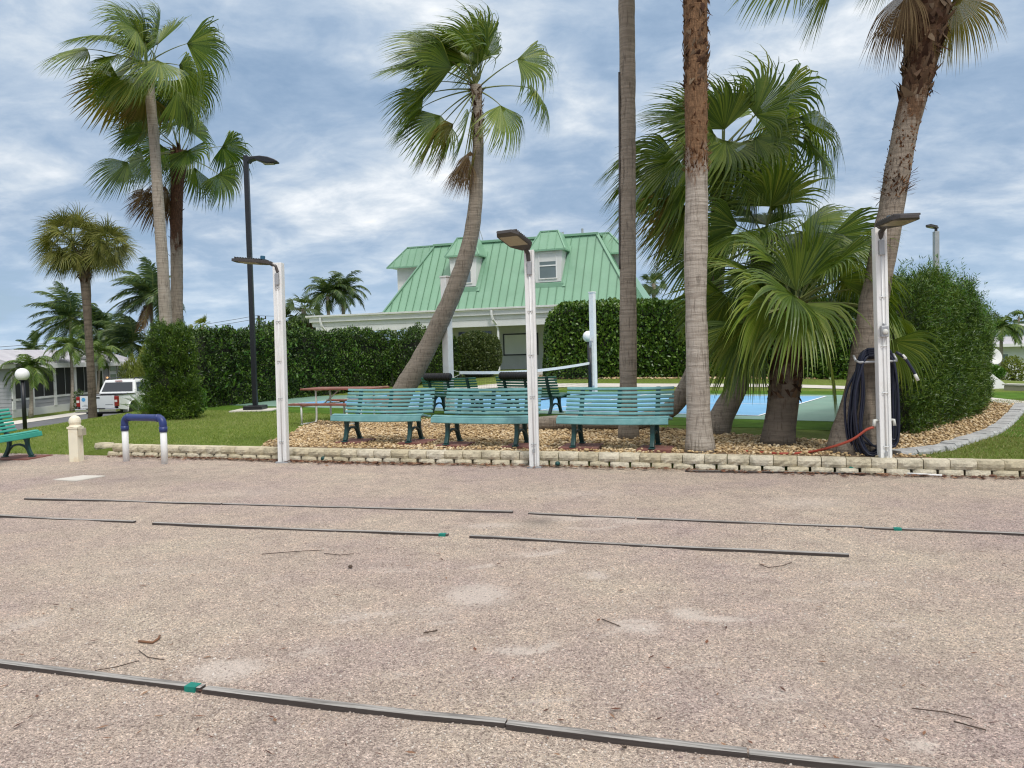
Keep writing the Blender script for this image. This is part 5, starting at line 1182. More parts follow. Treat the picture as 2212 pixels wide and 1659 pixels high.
# ------------------------------------------------------------------ picnic table
c = gz(765, 916, BED); root = thing('picnic_table', 'red brown picnic table with pale bent pipe legs', 'picnic table', (-3.62, 16.6, BED), -.38)
mb = MB()
for i in range(3): mb.box((0, -.24 + .245 * i, .735), (1.80, .235, .038))
mb.build('table_top', MAT['redwood'], root, bevel=.005)
for y in (-.70, .70): mb = MB(); mb.box((0, y, .435), (1.80, .235, .038)); mb.build('bench_board', MAT['redwood'], root, bevel=.005)
for x in (-.56, .56):
    mb = MB()
    P, _ = catmull([Vector(q) for q in ((x, -.26, .715), (x, -.26, .40), (x, -.265, .12), (x, -.30, .035), (x, -.40, .022), (x, -.80, .022))], [1] * 6, .03); mb.tube(P, .021, 8)
    P, _ = catmull([Vector(q) for q in ((x, .26, .715), (x, .26, .40), (x, .265, .12), (x, .30, .035), (x, .40, .022), (x, .80, .022))], [1] * 6, .03); mb.tube(P, .021, 8)
    mb.tube([(x, -.26, .40), (x, .26, .40)], .018, 8); mb.tube([(x, -.80, .40), (x, -.26, .40)], .018, 8); mb.tube([(x, .26, .40), (x, .80, .40)], .018, 8); mb.tube([(x, -.30, .712), (x, .36, .712)], .018, 8)
    mb.tube([(x, -.78, .415), (x, -.78, .02)], .02, 8); mb.tube([(x, .78, .415), (x, .78, .02)], .02, 8)
    mb.tube([(x * .98, 0, .40), (x * .25, 0, .71)], .016, 8); mb.build('pipe_leg', MAT['galv'], root, smooth=True)

# ------------------------------------------------------------------ net and its posts
A = at(969, 820, 18.6); Bq = at(1283, 820, 24.2); A = Vector((A.x, A.y, BED)); Bq = Vector((Bq.x, Bq.y, BED)); nd_ = (Bq - A).normalized(); ang = math.atan2(nd_.y, nd_.x)
def net_post(p, topx, topy, label, w):
    root = thing('net_post', label, 'net post', p, ang, 'white posts holding the net'); t = at(topx, topy, p.y); H = t.z - BED
    mb = MB(); mb.box((0, 0, H / 2), (w, w, H)); mb.build('post', MAT['white'], root, bevel=.006)
    mb = MB(); mb.box((0, 0, H + .02), (w + .03, w + .03, .04)); mb.build('cap', MAT['white'], root, bevel=.008); return root
pa = net_post(A, 965, 600, 'tall white post at the near end of the net', .185); pb = net_post(Bq, 1279, 633, 'tall white post at the far end of the net', .16)
mb = MB(); mb.span((-.15, -.05, .3), (-.08, .05, 1.65)); mb.build('tension_rail', MAT['galv'], pb, bevel=.005)
mb = MB(); mb.span((-.19, -.045, 1.55), (-.08, .045, 1.72)); mb.build('winch', MAT['grey'], pb, bevel=.01)
mb = MB(); mb.tube([(-.22, 0, .03), (-.22, 0, 1.5)], .05, 8); mb.build('steel_post', MAT['black'], pb, smooth=True)
root = thing('court_net', 'sagging court net with a white top tape between its two posts', 'net', A, ang); LN = (Bq - A).length; x0, x1 = .42, LN - .25
def zt(x): t = (x - x0) / (x1 - x0); return .93 + .06 * t + .02 - .10 * math.sin(math.pi * min(1, max(0, t)))
mb = MB(); n = 30; P = [Vector((x0 + (x1 - x0) * i / n, 0, zt(x0 + (x1 - x0) * i / n))) for i in range(n + 1)]; mb.bar([p for p in P], .012, .075); mb.build('top_tape', MAT['white'], root)
mb = MB()
for i in range(int((x1 - x0) / .07)):
    x = x0 + i * .07; mb.add([(x, 0, .06), (x + .004, 0, .06), (x + .004, 0, zt(x)), (x, 0, zt(x))], [(0, 1, 2, 3)])
for k in range(13):
    f = .06 + k * .07
    for i in range(n):
        a, c = P[i], P[i + 1]; za = .06 + (a.z - .06) * k / 13; zc = .06 + (c.z - .06) * k / 13; mb.add([(a.x, .003, za), (c.x, .003, zc), (c.x, .003, zc + .004), (a.x, .003, za + .004)], [(0, 1, 2, 3)])
mb.bar([Vector((x0, 0, .05)), Vector((x1, 0, .05))], .012, .04); mb.build('mesh', MAT['net'], root)
mb = MB()
for z0_, z1_ in ((1.04, .96), (.82, .90)): mb.tube([(.09, 0, z0_), (x0, 0, z1_)], .008, 5)
mb.tube([(-.10, -.10, .80), (.10, -.10, .84), (.10, .1, .82), (-.10, .10, .80), (-.1, -.1, .80)], .008, 5); mb.tube([(x1, 0, 1.0), (LN - .1, 0, 1.03)], .01, 5); mb.tube([(x1, 0, .2), (x1, 0, .95)], .012, 5); mb.build('rope', MAT['rope'], root)

# ------------------------------------------------------------------ power line
pl = at(560, 715, 85); root = thing('utility_pole', 'distant wooden utility pole with crossarm left of the leafy tree', 'utility pole', (pl.x, pl.y, -1.2)); t = at(558, 682, 85); H = t.z + 1.2
mb = MB(); mb.tube([(0, 0, 0), (0, 0, H)], .14, 8); mb.build('pole', MAT['branch_core'], root, smooth=True); mb = MB(); mb.box((0, 0, H - .35), (1.6, .1, .1)); mb.box((.75, 0, H - .2), (.1, .1, .25)); mb.box((-.75, 0, H - .2), (.1, .1, .25)); mb.build('crossarm', MAT['branch_core'], root)
mb = MB()
for dz in (0, .35):
    a = pl * 1; a = Vector((pl.x, pl.y, H - 1.5 + dz)); c = at(-300, 770 - dz * 18, 70)
    mb.tube([a.lerp(c, i / 14) - UP * (2.2 * 4 * (i / 14) * (1 - i / 14)) * .35 for i in range(15)], .022, 4, cap=False)
c = at(850, 672, 95); a = Vector((pl.x, pl.y, H - 1.2)); mb.tube([a.lerp(c, i / 10) - UP * 1.2 * (i / 10) * (1 - i / 10) for i in range(11)], .022, 4, cap=False)
tag(mb.build('power_line', MAT['black']), 'thin power lines crossing the low sky at left', 'power line')

# ------------------------------------------------------------------ green roofed building
O0 = Vector((1.0, 38.0, .62)); bl = thing('green_roof_building', 'white building with a green standing seam mansard roof and two dormers', 'building', O0, math.atan2(WD.y, WD.x))
EZ = 3.25; TZ = 6.83; XL, XR = -8.1, 5.1; IN = 2.15; DP = 9.0
mb = MB()                                           # porch back wall and end walls
mb.span((-8.0, 2.6, -.6), (5.6, 2.78, 2.62)); mb.span((5.42, 2.78, -.6), (5.6, DP, EZ)); mb.span((-8.0, 2.78, -.6), (-7.82, DP, EZ)); mb.span((-7.82, DP - .2, -.6), (5.42, DP, EZ)); mb.build('wall', MAT['stucco'], bl)
mb = MB(); mb.span((-12.4, -.02, 2.62), (6.4, DP, 3.18)); mb.build('porch_ceiling', MAT['bwhite'], bl)
mb = MB(); mb.span((-12.5, -.16, 2.84), (6.5, -.025, 3.06)); mb.span((-12.2, -.0, 2.28), (6.3, .16, 2.618)); mb.build('fascia', MAT['bwhite'], bl, bevel=.01)
mb = MB(); prof = [(-.165, 3.062), (-.20, 3.064), (-.29, 3.12), (-.30, 3.20), (-.285, 3.205), (-.165, 3.19)]; mb.prism(prof, -12.65, 6.6, 'x'); mb.build('gutter', MAT['white'], bl)
def pipe(x, y0=-.24):
    m = MB(); m.bar([Vector((x, y0, 3.08)), Vector((x, y0, 2.85)), Vector((x + .05, -.20, 2.62)), Vector((x + .16, .10, 2.30)), Vector((x + .18, .18, 2.1)), Vector((x + .18, .18, .0))], .10, .085); m.build('downspout', MAT['white'], bl, bevel=.008)
pipe(-11.75); pipe(-1.95)
for x in (-12.0, -7.6, 5.9): mb = MB(); mb.box((x, .25, 1.0), (.20, .20, 2.62)); mb.build('column', MAT['white'], bl, bevel=.01)
mb = MB(); mb.span((-12.0, .2, .15), (-7.9, .28, .85)); mb.build('porch_rail', MAT['white'], bl)
mb = MB(); z0, z1, x0, x1 = .78, 1.95, -2.35, -.40
mb.span((x0, 2.56, z0), (x1, 2.598, z0 + .07)); mb.span((x0, 2.56, z1 - .07), (x1, 2.598, z1)); mb.span((x0, 2.56, z0 + .07), (x0 + .07, 2.598, z1 - .07)); mb.span((x1 - .07, 2.56, z0 + .07), (x1, 2.598, z1 - .07)); bd = mb.build('board_frame', MAT['black'], bl)
mb = MB(); mb.span((x0 + .07, 2.58, z0 + .07), (x1 - .07, 2.597, z1 - .07)); mb.build('board_panel', MAT['bwhite'], bd)
mb = MB(); mb.span((-4.9, 2.55, 1.85), (-3.0, 2.598, 2.12)); mb.build('dark_transom', MAT['glass'], bl)
mb = MB(); mb.tube([(0.1, 2.57, 2.5), (0.1, 2.57, .9)], .018, 6); mb.tube([(-.1, 2.57, .88), (.6, 2.57, .92)], .015, 6); mb.build('wall_conduit', MAT['bwhite'], bl)
# mansard roof
fl = [(XL, 0, EZ - .05), (XR, 0, EZ - .05), (XR, DP, EZ - .05), (XL, DP, EZ - .05)]; tp = [(XL + IN, IN, TZ), (XR - IN, IN, TZ), (XR - IN, DP - IN, TZ), (XL + IN, DP - IN, TZ)]
mb = MB(); mb.add(fl + tp, [(0, 1, 5, 4), (1, 2, 6, 5), (2, 3, 7, 6), (3, 0, 4, 7), (4, 5, 6, 7), (3, 2, 1, 0)]); rf = mb.build('roof', MAT['roof'], bl)
sl = math.sqrt(IN ** 2 + (TZ - EZ + .05) ** 2)
def onroof(x, s): return Vector((x, IN * s, EZ - .05 + (TZ - EZ + .05) * s))
nrm = Vector((0, -(TZ - EZ + .05), IN)).normalized()
DORM = [(-3.76,), (.76,)]
mb = MB(); x = XL + .42
while x < XR - .1:
    s1 = min(1, (x - XL) / IN, (XR - x) / IN); s0 = 0
    segs = [(0, s1)]
    for (dx,) in DORM:
        if abs(x - dx) < .86: segs = [(0, .26)]
    for a, c in segs:
        if c - a > .03: mb.bar([onroof(x, a) + nrm * .022, onroof(x, c) + nrm * .022], .022, .05)
    x += .425
for s in (-1, 1):
    for k in range(1, 12):
        y = .42 * k * 1.0
        xe = XL if s < 0 else XR; s1 = min(1, y / IN, (DP - y) / IN)
        if s1 > .05: mb.bar([Vector((xe, y, EZ - .03)), Vector((xe - s * IN * s1, y, EZ - .03 + (TZ - EZ + .05) * s1))], .03, .03)
mb.build('seams', MAT['seam'], rf)
mb = MB()
for x0, x1 in ((XL, XL + IN), (XR, XR - IN)): mb.bar([Vector((x0, -.01, EZ - .02)), Vector((x1, IN - .01, TZ + .03))], .17, .06)
mb.span((XL + IN - .08, IN - .14, TZ - .05), (XR - IN + .08, IN + .14, TZ + .07)); mb.span((XL + IN - .14, IN + .14, TZ - .05), (XL + IN + .14, DP - IN, TZ + .07)); mb.span((XR - IN - .14, IN + .14, TZ - .05), (XR - IN + .14, DP - IN, TZ + .07)); mb.build('roof_trim', MAT['roof'], rf, bevel=.01)
def dormer(cx):
    yb = onroof(0, .33).y - .06; zb = onroof(0, .33).z; zt_ = 6.02; w0, w1 = .66, .76
    root = MB(); root.add([(cx - w0, yb + .02, zb), (cx + w0, yb + .02, zb), (cx + w1, yb - .02, zt_), (cx - w1, yb - .02, zt_), (cx - w0, IN + .2, zb), (cx + w0, IN + .2, zb), (cx + w1, IN + .2, zt_), (cx - w1, IN + .2, zt_)], [(0, 1, 2, 3), (1, 5, 6, 2), (4, 0, 3, 7), (5, 4, 7, 6), (0, 4, 5, 1), (3, 2, 6, 7)]); dm = root.build('dormer', MAT['bwhite'], bl)
    m = MB(); a, c, zr = .94, .46, TZ + .12; y0, y1 = yb - .17, yb + .42; lo = zt_ - .02
    m.add([(cx - a, y0, lo), (cx + a, y0, lo), (cx + a, IN + .5, lo), (cx - a, IN + .5, lo), (cx - c, y1, zr), (cx + c, y1, zr), (cx + c, IN + .6, zr), (cx - c, IN + .6, zr), (cx - a, y0, lo - .07), (cx + a, y0, lo - .07), (cx + a, IN + .5, lo - .07), (cx - a, IN + .5, lo - .07)], [(0, 1, 5, 4), (1, 2, 6, 5), (3, 0, 4, 7), (4, 5, 6, 7), (8, 9, 1, 0), (9, 10, 2, 1), (11, 8, 0, 3), (11, 10, 9, 8), (2, 3, 7, 6)])
    for t in (-.42, 0, .42):
        p0 = Vector((cx + t, y0 - .01, lo + .02)); k = min(1, (a - abs(t)) / (a - c)); m.bar([p0, p0 + Vector((0, y1 - y0, zr - lo)) * k], .022, .03)
    for s in (-1, 1): m.bar([Vector((cx + s * a, y0 - .01, lo)), Vector((cx + s * c, y1 - .01, zr + .02))], .07, .04)
    m.bar([Vector((cx - c, y1, zr + .02)), Vector((cx + c, y1, zr + .02))], .09, .06); m.bar([Vector((cx - a, y0, lo - .035)), Vector((cx + a, y0, lo - .035))], .05, .09); m.build('dormer_roof', MAT['roof'], dm)
    m = MB()
    m.bar([onroof(cx - .80, .275) + nrm * .03, onroof(cx + .80, .275) + nrm * .03], .06, .22); m.bar([onroof(cx - .83, .25) + nrm * .03, onroof(cx - .90, .84) + nrm * .03], .16, .05); m.bar([onroof(cx + .83, .25) + nrm * .03, onroof(cx + .90, .84) + nrm * .03], .16, .05); m.build('flashing', MAT['roof'], dm)
    m = MB(); wx, wz0, wz1 = .42, zb + .20, zb + 1.42; yy = yb - .035
    m.span((cx - wx - .05, yy, wz0 - .05), (cx + wx + .05, yy + .05, wz0)); m.span((cx - wx - .05, yy, wz1), (cx + wx + .05, yy + .05, wz1 + .05)); m.span((cx - wx - .05, yy, wz0), (cx - wx, yy + .05, wz1)); m.span((cx + wx, yy, wz0), (cx + wx + .05, yy + .05, wz1)); m.span((cx - wx, yy + .005, (wz0 + wz1) / 2 - .03), (cx + wx, yy + .05, (wz0 + wz1) / 2 + .03)); wn = m.build('window', MAT['white'], dm)
    m = MB(); m.span((cx - wx, yy + .03, wz0), (cx + wx, yy + .045, (wz0 + wz1) / 2 - .03)); m.span((cx - wx, yy + .03, (wz0 + wz1) / 2 + .03), (cx + wx, yy + .045, wz1)); m.build('pane', MAT['wglass'], dm)
    return dm
dormer(DORM[0][0]); d2 = dormer(DORM[1][0])
mb = MB(); cx = .76; mb.sphere((cx - .12, .72, 5.88), .06, 10, 6); mb.sphere((cx + .10, .70, 5.92), .075, 10, 6); mb.tube([(cx - .1, .76, 5.9), (cx + .1, .76, 5.92)], .03, 6); mb.build('floodlight', MAT['bwhite'], d2, smooth=True)
for s in (-1, 1):                                    # wings on the hipped ends
    xo = XL - .55 if s < 0 else XR - 1.15; xi = XL + 2.2 if s < 0 else XR - 2.2; y0, y1 = 2.9, 5.2; zt_ = 5.85
    mb = MB(); mb.span((min(xo, xi), y0, EZ - .5), (max(xo, xi), y1, zt_)); wg = mb.build('side_dormer', MAT['stucco'], bl)
    mb = MB(); o_ = xo + s * .45; lo = zt_ + .0; zr = 6.98; c = xo - s * .55
    mb.add([(o_, y0 - .4, lo), (o_, y1 + .4, lo), (xi, y1 + .4, lo), (xi, y0 - .4, lo), (c, y0 + .25, zr), (c, y1 - .25, zr), (xi, y1 - .25, zr), (xi, y0 + .25, zr)], [(0, 1, 5, 4), (1, 2, 6, 5), (2, 3, 7, 6), (3, 0, 4, 7), (4, 5, 6, 7), (3, 2, 1, 0)])
    for k in range(1, 7):
        xx = o_ - s * .40 * k; t = min(1, abs(o_ - xx) / abs(o_ - c)); mb.bar([Vector((xx, y0 - .41, lo + .02)), Vector((xx, y0 - .41 + .65 * t, lo + .02 + (zr - lo) * t))], .03, .03)
    mb.bar([Vector((o_, y0 - .4, lo)), Vector((c, y0 + .25, zr))], .1, .05); mb.bar([Vector((c, y0 + .24, zr)), Vector((xi, y0 + .24, zr))], .1, .07); mb.bar([Vector((o_, y0 - .4, lo - .02)), Vector((xi, y0 - .4, lo - .02))], .06, .08)
    mb.build('side_dormer_roof', MAT['roof'], wg)
for x, hh in ((1.0, .32), (2.05, .42)): mb = MB(); mb.tube([(x, IN + .7, TZ), (x, IN + .7, TZ + hh)], .06, 8); mb.build('vent_pipe', MAT['grey'], rf)
mb = MB(); mb.tube([(-4.6, .58, 3.0), (-4.58, .3, 2.9)], .05, 8); mb.build('eave_lamp', MAT['bwhite'], bl)
# weather mast beside the ridge
q = bl.matrix_basis @ Vector((-3.7, IN + .8, TZ)); root = thing('weather_mast', 'thin weather mast with sensors on the green roof ridge', 'mast', q)
mb = MB(); mb.tube([(0, 0, 0), (.02, 0, 1.75)], .03, 8); mb.tube([(-.28, 0, 0), (.0, 0, .95)], .018, 6); mb.tube([(.28, 0, 0), (.0, 0, .95)], .018, 6); mb.build('pole', MAT['grey'], root)
mb = MB(); mb.tube([(-.02, 0, 1.35), (-.30, 0, 1.55)], .015, 6); mb.tube([(-.31, 0, 1.45), (-.33, 0, 2.05)], .065, 8); mb.sphere((.03, 0, 1.78), .09, 8, 6); mb.build('sensor', MAT['grey'], root)

# ------------------------------------------------------------------ grey house at the left (front wall faces the road)
def siding(mb, a, b_, z0, z1, nrmv, step=.19, th=.02):
    z = z0
    while z < z1 - .01:
        zz = min(z1, z + step); n = Vector(nrmv); A = Vector((a[0], a[1], z)); B = Vector((b_[0], b_[1], z)); C = Vector((b_[0], b_[1], zz)); D = Vector((a[0], a[1], zz))
        mb.add([A + n * th, B + n * th, C + n * .002, D + n * .002, A, B], [(0, 1, 2, 3), (4, 5, 1, 0)]); z = zz
gy = -1.1; hs = thing('grey_house', 'low grey clapboard house with dark porch screens and pale roof', 'house', (-25.3, 38.8, gy))
mb = MB(); EV = 2.72; LN2 = 12.0
mb.span((-9, .03, 0), (-.03, LN2 - .03, EV)); mb.build('wall', MAT['siding'], hs)
mb = MB()
siding(mb, (0, 0), (0, 8.0), .42, .86, (1, 0, 0)); siding(mb, (0, 8.9), (0, LN2), .42, EV, (1, 0, 0)); siding(mb, (-9, 0), (0, 0), .2, EV, (0, -1, 0)); mb.build('clapboards', MAT['siding'], hs)
mb = MB(); mb.span((.0, 0, 0), (.03, LN2, .42)); mb.build('skirting', MAT['bwhite'], hs)
mb = MB()
for y in (.0, 1.55, 3.55, 5.55, 7.45): mb.span((.0, y, .4), (.06, y + .24, EV - .2))
mb.span((.0, 0, EV - .25), (.05, 8.2, EV)); mb.span((.0, 0, .86), (.055, 8.0, .97)); mb.build('porch_frame', MAT['white'], hs)
for y0, y1 in ((.24, 1.55), (1.79, 3.55), (3.79, 5.55), (5.79, 7.45)):
    mb = MB(); mb.span((.0, y0, .97), (.02, y1, EV - .25)); sc = mb.build('porch_screen', MAT['screen'], hs); mb = MB(); mb.span((.02, (y0 + y1) / 2 - .025, .97), (.04, (y0 + y1) / 2 + .025, EV - .25)); mb.build('mullion', MAT['grey'], sc)
mb = MB(); mb.span((.0, 7.85, .3), (.05, 8.75, 2.45)); dr = mb.build('door', MAT['bwhite'], hs); mb = MB(); mb.span((.05, 8.0, .9), (.06, 8.6, 2.2)); mb.build('door_glass', MAT['glass'], dr)
for y0 in (9.45, 10.45):
    mb = MB(); mb.span((.03, y0, 1.0), (.07, y0 + .85, 2.5)); w_ = mb.build('window', MAT['white'], hs); mb = MB(); mb.span((.07, y0 + .08, 1.08), (.08, y0 + .77, 1.55)); mb.span((.07, y0 + .08, 1.6), (.08, y0 + .77, 1.95)); mb.span((.07, y0 + .08, 2.15), (.08, y0 + .77, 2.44)); mb.build('pane', MAT['wglass'], w_)
mb = MB(); mb.sphere((.10, 9.1, 1.75), .06, 10, 8); mb.build('porch_light', MAT['plamp'], hs, smooth=True)
mb = MB(); ov = .55; rz = EV + .80; mb.add([(ov, -.4, EV), (ov, LN2 + .5, EV), (-1.75, LN2 + .1, rz), (-1.75, -.4, rz), (-9.5, -.4, EV), (-9.5, LN2 + .5, EV), (ov, -.4, EV - .02), (-9.5, -.4, EV - .02)], [(0, 1, 2, 3), (3, 2, 5, 4), (1, 5, 2), (0, 3, 4), (0, 4, 5, 1)]); mb.build('roof', MAT['hroof'], hs)
mb = MB(); mb.span((ov - .02, -.42, EV - .24), (ov + .06, LN2 + .5, EV + .02)); mb.span((-9.5, LN2 + .5, EV - .24), (ov + .06, LN2 + .58, EV + .02)); mb.span((-9.5, -.5, EV - .2), (ov + .06, -.42, EV + .02)); mb.build('fascia', MAT['bwhite'], hs)
# pot and shrub before the house
q = at(180, 882, 43.6); q.x = -24.45; q.y = 43.4; zz = h(q.x, q.y); mb = MB(Matrix.Translation((q.x, q.y + .3, zz + .22)) @ Matrix.Rotation(R(75), 4, 'Y') @ Matrix.Rotation(R(20), 4, 'X')); mb.lathe([(.10, -.28), (.20, -.22), (.24, .0), (.20, .16), (.24, .20), (.20, .20), (.17, .10), (.05, -.1)], 16); tag(mb.build('flower_pot', MAT['terracotta'], smooth=False), 'pale pot lying on its side before the grey house', 'pot')
bush('shrub', 'small sparse shrub beside the fallen pot', 167, 886, 842, 26, MAT['farleaf'], 320, .10, .22, .35, Y=41.6, seed=15)

# ------------------------------------------------------------------ white pickup (front points away)
tq = at(212, 905, 33.0); zt0 = h(tq.x, 34) + .015; tk = thing('pickup_truck', 'white crew cab pickup parked on the road, tailgate toward us', 'pickup truck', (tq.x, 33.0, zt0), R(-3))
def arch(cy, r_, n=9): return [(cy - r_ * math.cos(math.pi * i / (n - 1)), .34 + r_ * math.sin(math.pi * i / (n - 1))) for i in range(n)]
side = [(.02, .52), (.02, 1.08), (.10, 1.12), (1.52, 1.12), (3.95, 1.10), (4.75, 1.04), (5.15, .92), (5.25, .70), (5.20, .45)] + [(4.78, .36)] + arch(4.33, .45)[::-1] + [(3.8, .36), (1.72, .38)] + arch(1.20, .45)[::-1] + [(.70, .45)]
hw = .915
mb = MB(); n = len(side); vs = []
for x, ins in ((-hw, 0), (hw, 0)):
    for y, z in side: tum = .06 * max(0, (z - .75) / .4); vs.append((x - math.copysign(tum, x), y, z))
# side skins, shell closed except over the bed
mb.add(vs, [tuple(range(n)), tuple(range(2 * n - 1, n - 1, -1))] + [(i, n + i, n + (i + 1) % n, (i + 1) % n) for i in range(n) if i not in (0, 2)])
mb.span((-.75, .10, .62), (.75, 1.5, .66)); mb.span((-.80, .06, .66), (-.74, 1.5, 1.10)); mb.span((.74, .06, .66), (.80, 1.5, 1.10))
mb.build('body', MAT['truck'], tk, bevel=.02)
for cy in (1.2, 4.33):
    mb = MB(); mb.tube([(hw + .03, cy - .5 * math.cos(math.pi * i / 10), .36 + .49 * math.sin(math.pi * i / 10)) for i in range(11)], .035, 6); mb.tube([(-hw - .03, cy - .5 * math.cos(math.pi * i / 10), .36 + .49 * math.sin(math.pi * i / 10)) for i in range(11)], .035, 6); mb.build('wheel_arch', MAT['truck'], tk, smooth=True)
mb = MB(); b0_, b1_ = (1.50, 1.72), (3.95, 3.0); w0, w1 = .86, .70
V = [(-w0, 1.50, 1.11), (w0, 1.50, 1.11), (w0, 4.0, 1.10), (-w0, 4.0, 1.10), (-w1, 1.78, 1.72), (w1, 1.78, 1.72), (w1, 3.15, 1.74), (-w1, 3.15, 1.74)]; mb.add(V, [(0, 1, 5, 4), (1, 2, 6, 5), (2, 3, 7, 6), (3, 0, 4, 7), (4, 5, 6, 7), (3, 2, 1, 0)]); mb.build('cab', MAT['truck'], tk, bevel=.05, seg=3)
def onface(a, b_, c, d, u0_, u1, v0, v1, off):
    A, B, C, D = (Vector(V[i]) for i in (a, b_, c, d)); f = lambda u, v: A.lerp(B, u).lerp(D.lerp(C, u), v); nn = (B - A).cross(D - A).normalized(); return [f(u0_, v0) + nn * off, f(u1, v0) + nn * off, f(u1, v1) + nn * off, f(u0_, v1) + nn * off]
mb = MB(); mb.add(onface(0, 1, 5, 4, .07, .93, .16, .82, .012), [(0, 1, 2, 3)]); mb.build('rear_window', MAT['glass'], tk)
for a, c, d, b_, sg in ((1, 2, 6, 5, 1),):
    for u0_, u1, nm in ((.06, .44, 'rear_door'), (.49, .93, 'front_door')):
        mb = MB(); q = [(hw - .015, 1.62 + (u0_ - .06) * 2.7, .50), (hw - .015, 1.62 + (u1 - .06) * 2.7, .50), (hw - .045, 1.62 + (u1 - .06) * 2.7, 1.09), (hw - .045, 1.62 + (u0_ - .06) * 2.7, 1.09)]; q = [Vector(v) + Vector((.025, 0, 0)) for v in q]; mb.add(q, [(0, 1, 2, 3)]); d_ = mb.build('door', MAT['truck'], tk)
        mb = MB(); mb.add(onface(1, 2, 6, 5, u0_, u1 - .02, .14, .80, .012), [(0, 1, 2, 3)]); mb.build('side_window', MAT['glass'], d_)
        mb = MB(); y = 1.62 + (u0_ - .06) * 2.7 + .12; mb.span((hw - .01, y, .98), (hw + .03, y + .2, 1.02)); mb.build('door_handle', MAT['black'], d_)
mb = MB(); mb.span((-.76, -.015, .56), (.76, .06, 1.11)); tg_ = mb.build('tailgate', MAT['truck'], tk, bevel=.015)
mb = MB(); mb.span((-.12, -.03, .99), (.12, -.016, 1.05)); mb.build('tailgate_handle', MAT['black'], tg_)
mb = MB(Matrix.Translation((-.60, -.018, .95)) @ Matrix.Rotation(R(90), 4, 'X')); mb.lathe([(.085, -.004), (.085, .004)], 18); mb.build('round_sticker', MAT['sticker'], tg_)
mb = MB(); mb.span((-.68, -.02, .66), (-.42, -.0155, .69)); mb.span((-.6, -.02, .71), (-.46, -.0155, .73)); mb.span((.36, -.02, .70), (.70, -.0155, .735)); mb.build('emblem', MAT['grey'], tg_)
for x in (-.84, .84):
    mb = MB(); mb.span((x - .085, -.03, .64), (x + .085, .10, 1.08)); tl = mb.build('tail_light', MAT['redlight'], tk, bevel=.03); mb = MB(); mb.span((x - .06, -.036, .82), (x + .06, -.029, .92)); mb.build('white_lens', MAT['amber'], tl)
mb = MB(); mb.span((-.92, -.17, .40), (.92, -.04, .56)); mb.span((-.92, -.04, .42), (-.78, .16, .56)); mb.span((.78, -.04, .42), (.92, .16, .56)); bp = mb.build('bumper', MAT['chrome'], tk, bevel=.03)
mb = MB(); mb.span((-.90, .0, 1.112), (-.77, 1.50, 1.14)); mb.span((.77, .0, 1.112), (.90, 1.50, 1.14)); mb.span((-.765, -.015, 1.112), (.765, .065, 1.132)); mb.build('bed_rail', MAT['rubber'], tk)
mb = MB(); mb.span((-.735, .10, .665), (.735, 1.49, .68)); mb.span((-.735, 1.47, .68), (.735, 1.495, 1.10)); mb.build('bed_liner', MAT['rubber'], tk)
mb = MB(); mb.span((-.40, -.185, .54), (.40, -.06, .575)); mb.build('bumper_step', MAT['rubber'], bp); mb = MB(); mb.span((-.16, -.18, .42), (.16, -.172, .54)); mb.build('licence_plate', MAT['plate'], bp)
mb = MB(); mb.span((-.16, 1.68, 1.66), (.16, 1.72, 1.70)); mb.build('brake_light', MAT['redlight'], tk)
for x in (-.62, .62): mb = MB(); mb.tube([(x, 1.85, 1.72), (x, 1.95, 1.80), (x, 2.9, 1.81), (x, 3.0, 1.74)], .025, 6); mb.build('roof_rail', MAT['black'], tk, smooth=True)
mb = MB(); mb.span((-.70, .3, .30), (.70, 4.6, .46)); mb.span((-.75, 1.1, .26), (.75, 1.3, .40)); mb.build('underbody', MAT['rubber'], tk)
for x in (-.80, .80):
    for y in (1.2, 4.33):
        mb = MB(Matrix.Translation((x, y, .37)) @ Matrix.Rotation(R(90), 4, 'Y')); mb.lathe([(.22, -.12), (.34, -.125), (.37, -.09), (.37, .09), (.34, .125), (.22, .12)], 24); wh = mb.build('wheel', MAT['rubber'], tk, smooth=False); mb = MB(Matrix.Translation((x, y, .37)) @ Matrix.Rotation(R(90), 4, 'Y')); mb.lathe([(.22, -.10), (.22, .10), (.08, .09), (.05, .11)], 16); mb.build('rim', MAT['grey'], wh)

# ------------------------------------------------------------------ far right: pale house, ramp, low wall, dish
p0 = at(2128, 752, 52); hz = -1.35; rh = thing('pale_house', 'pale clapboard house with a high strip window at far right', 'house', (p0.x, 52, hz), -.12)
mb = MB(); mb.span((0, 0, 0), (14, 9, 2.6)); mb.build('wall', MAT['siding'], rh)
mb = MB(); siding(mb, (0, 0), (14, 0), .1, 2.6, (0, -1, 0), .22); mb.build('clapboards', MAT['bwhite'], rh)
mb = MB(); mb.add([(-.6, -.7, 2.6), (14.6, -.7, 2.6), (14.6, 4.6, 4.0), (-.6, 4.6, 4.0), (-.6, 9.7, 2.6), (14.6, 9.7, 2.6)], [(0, 1, 2, 3), (3, 2, 5, 4), (0, 3, 4), (1, 5, 2), (0, 4, 5, 1)]); mb.build('roof', MAT['hroof'], rh)
mb = MB(); mb.span((-.6, -.78, 2.42), (14.6, -.7, 2.62)); mb.build('fascia', MAT['bwhite'], rh)
mb = MB(); mb.span((.6, .9, 2.9), (3.4, 4.2, 3.95)); cl = mb.build('clerestory', MAT['bwhite'], rh)
for x in (.8, 1.65, 2.5): mb = MB(); mb.span((x, .86, 3.15), (x + .68, .895, 3.8)); mb.build('window', MAT['wglass'], rh)
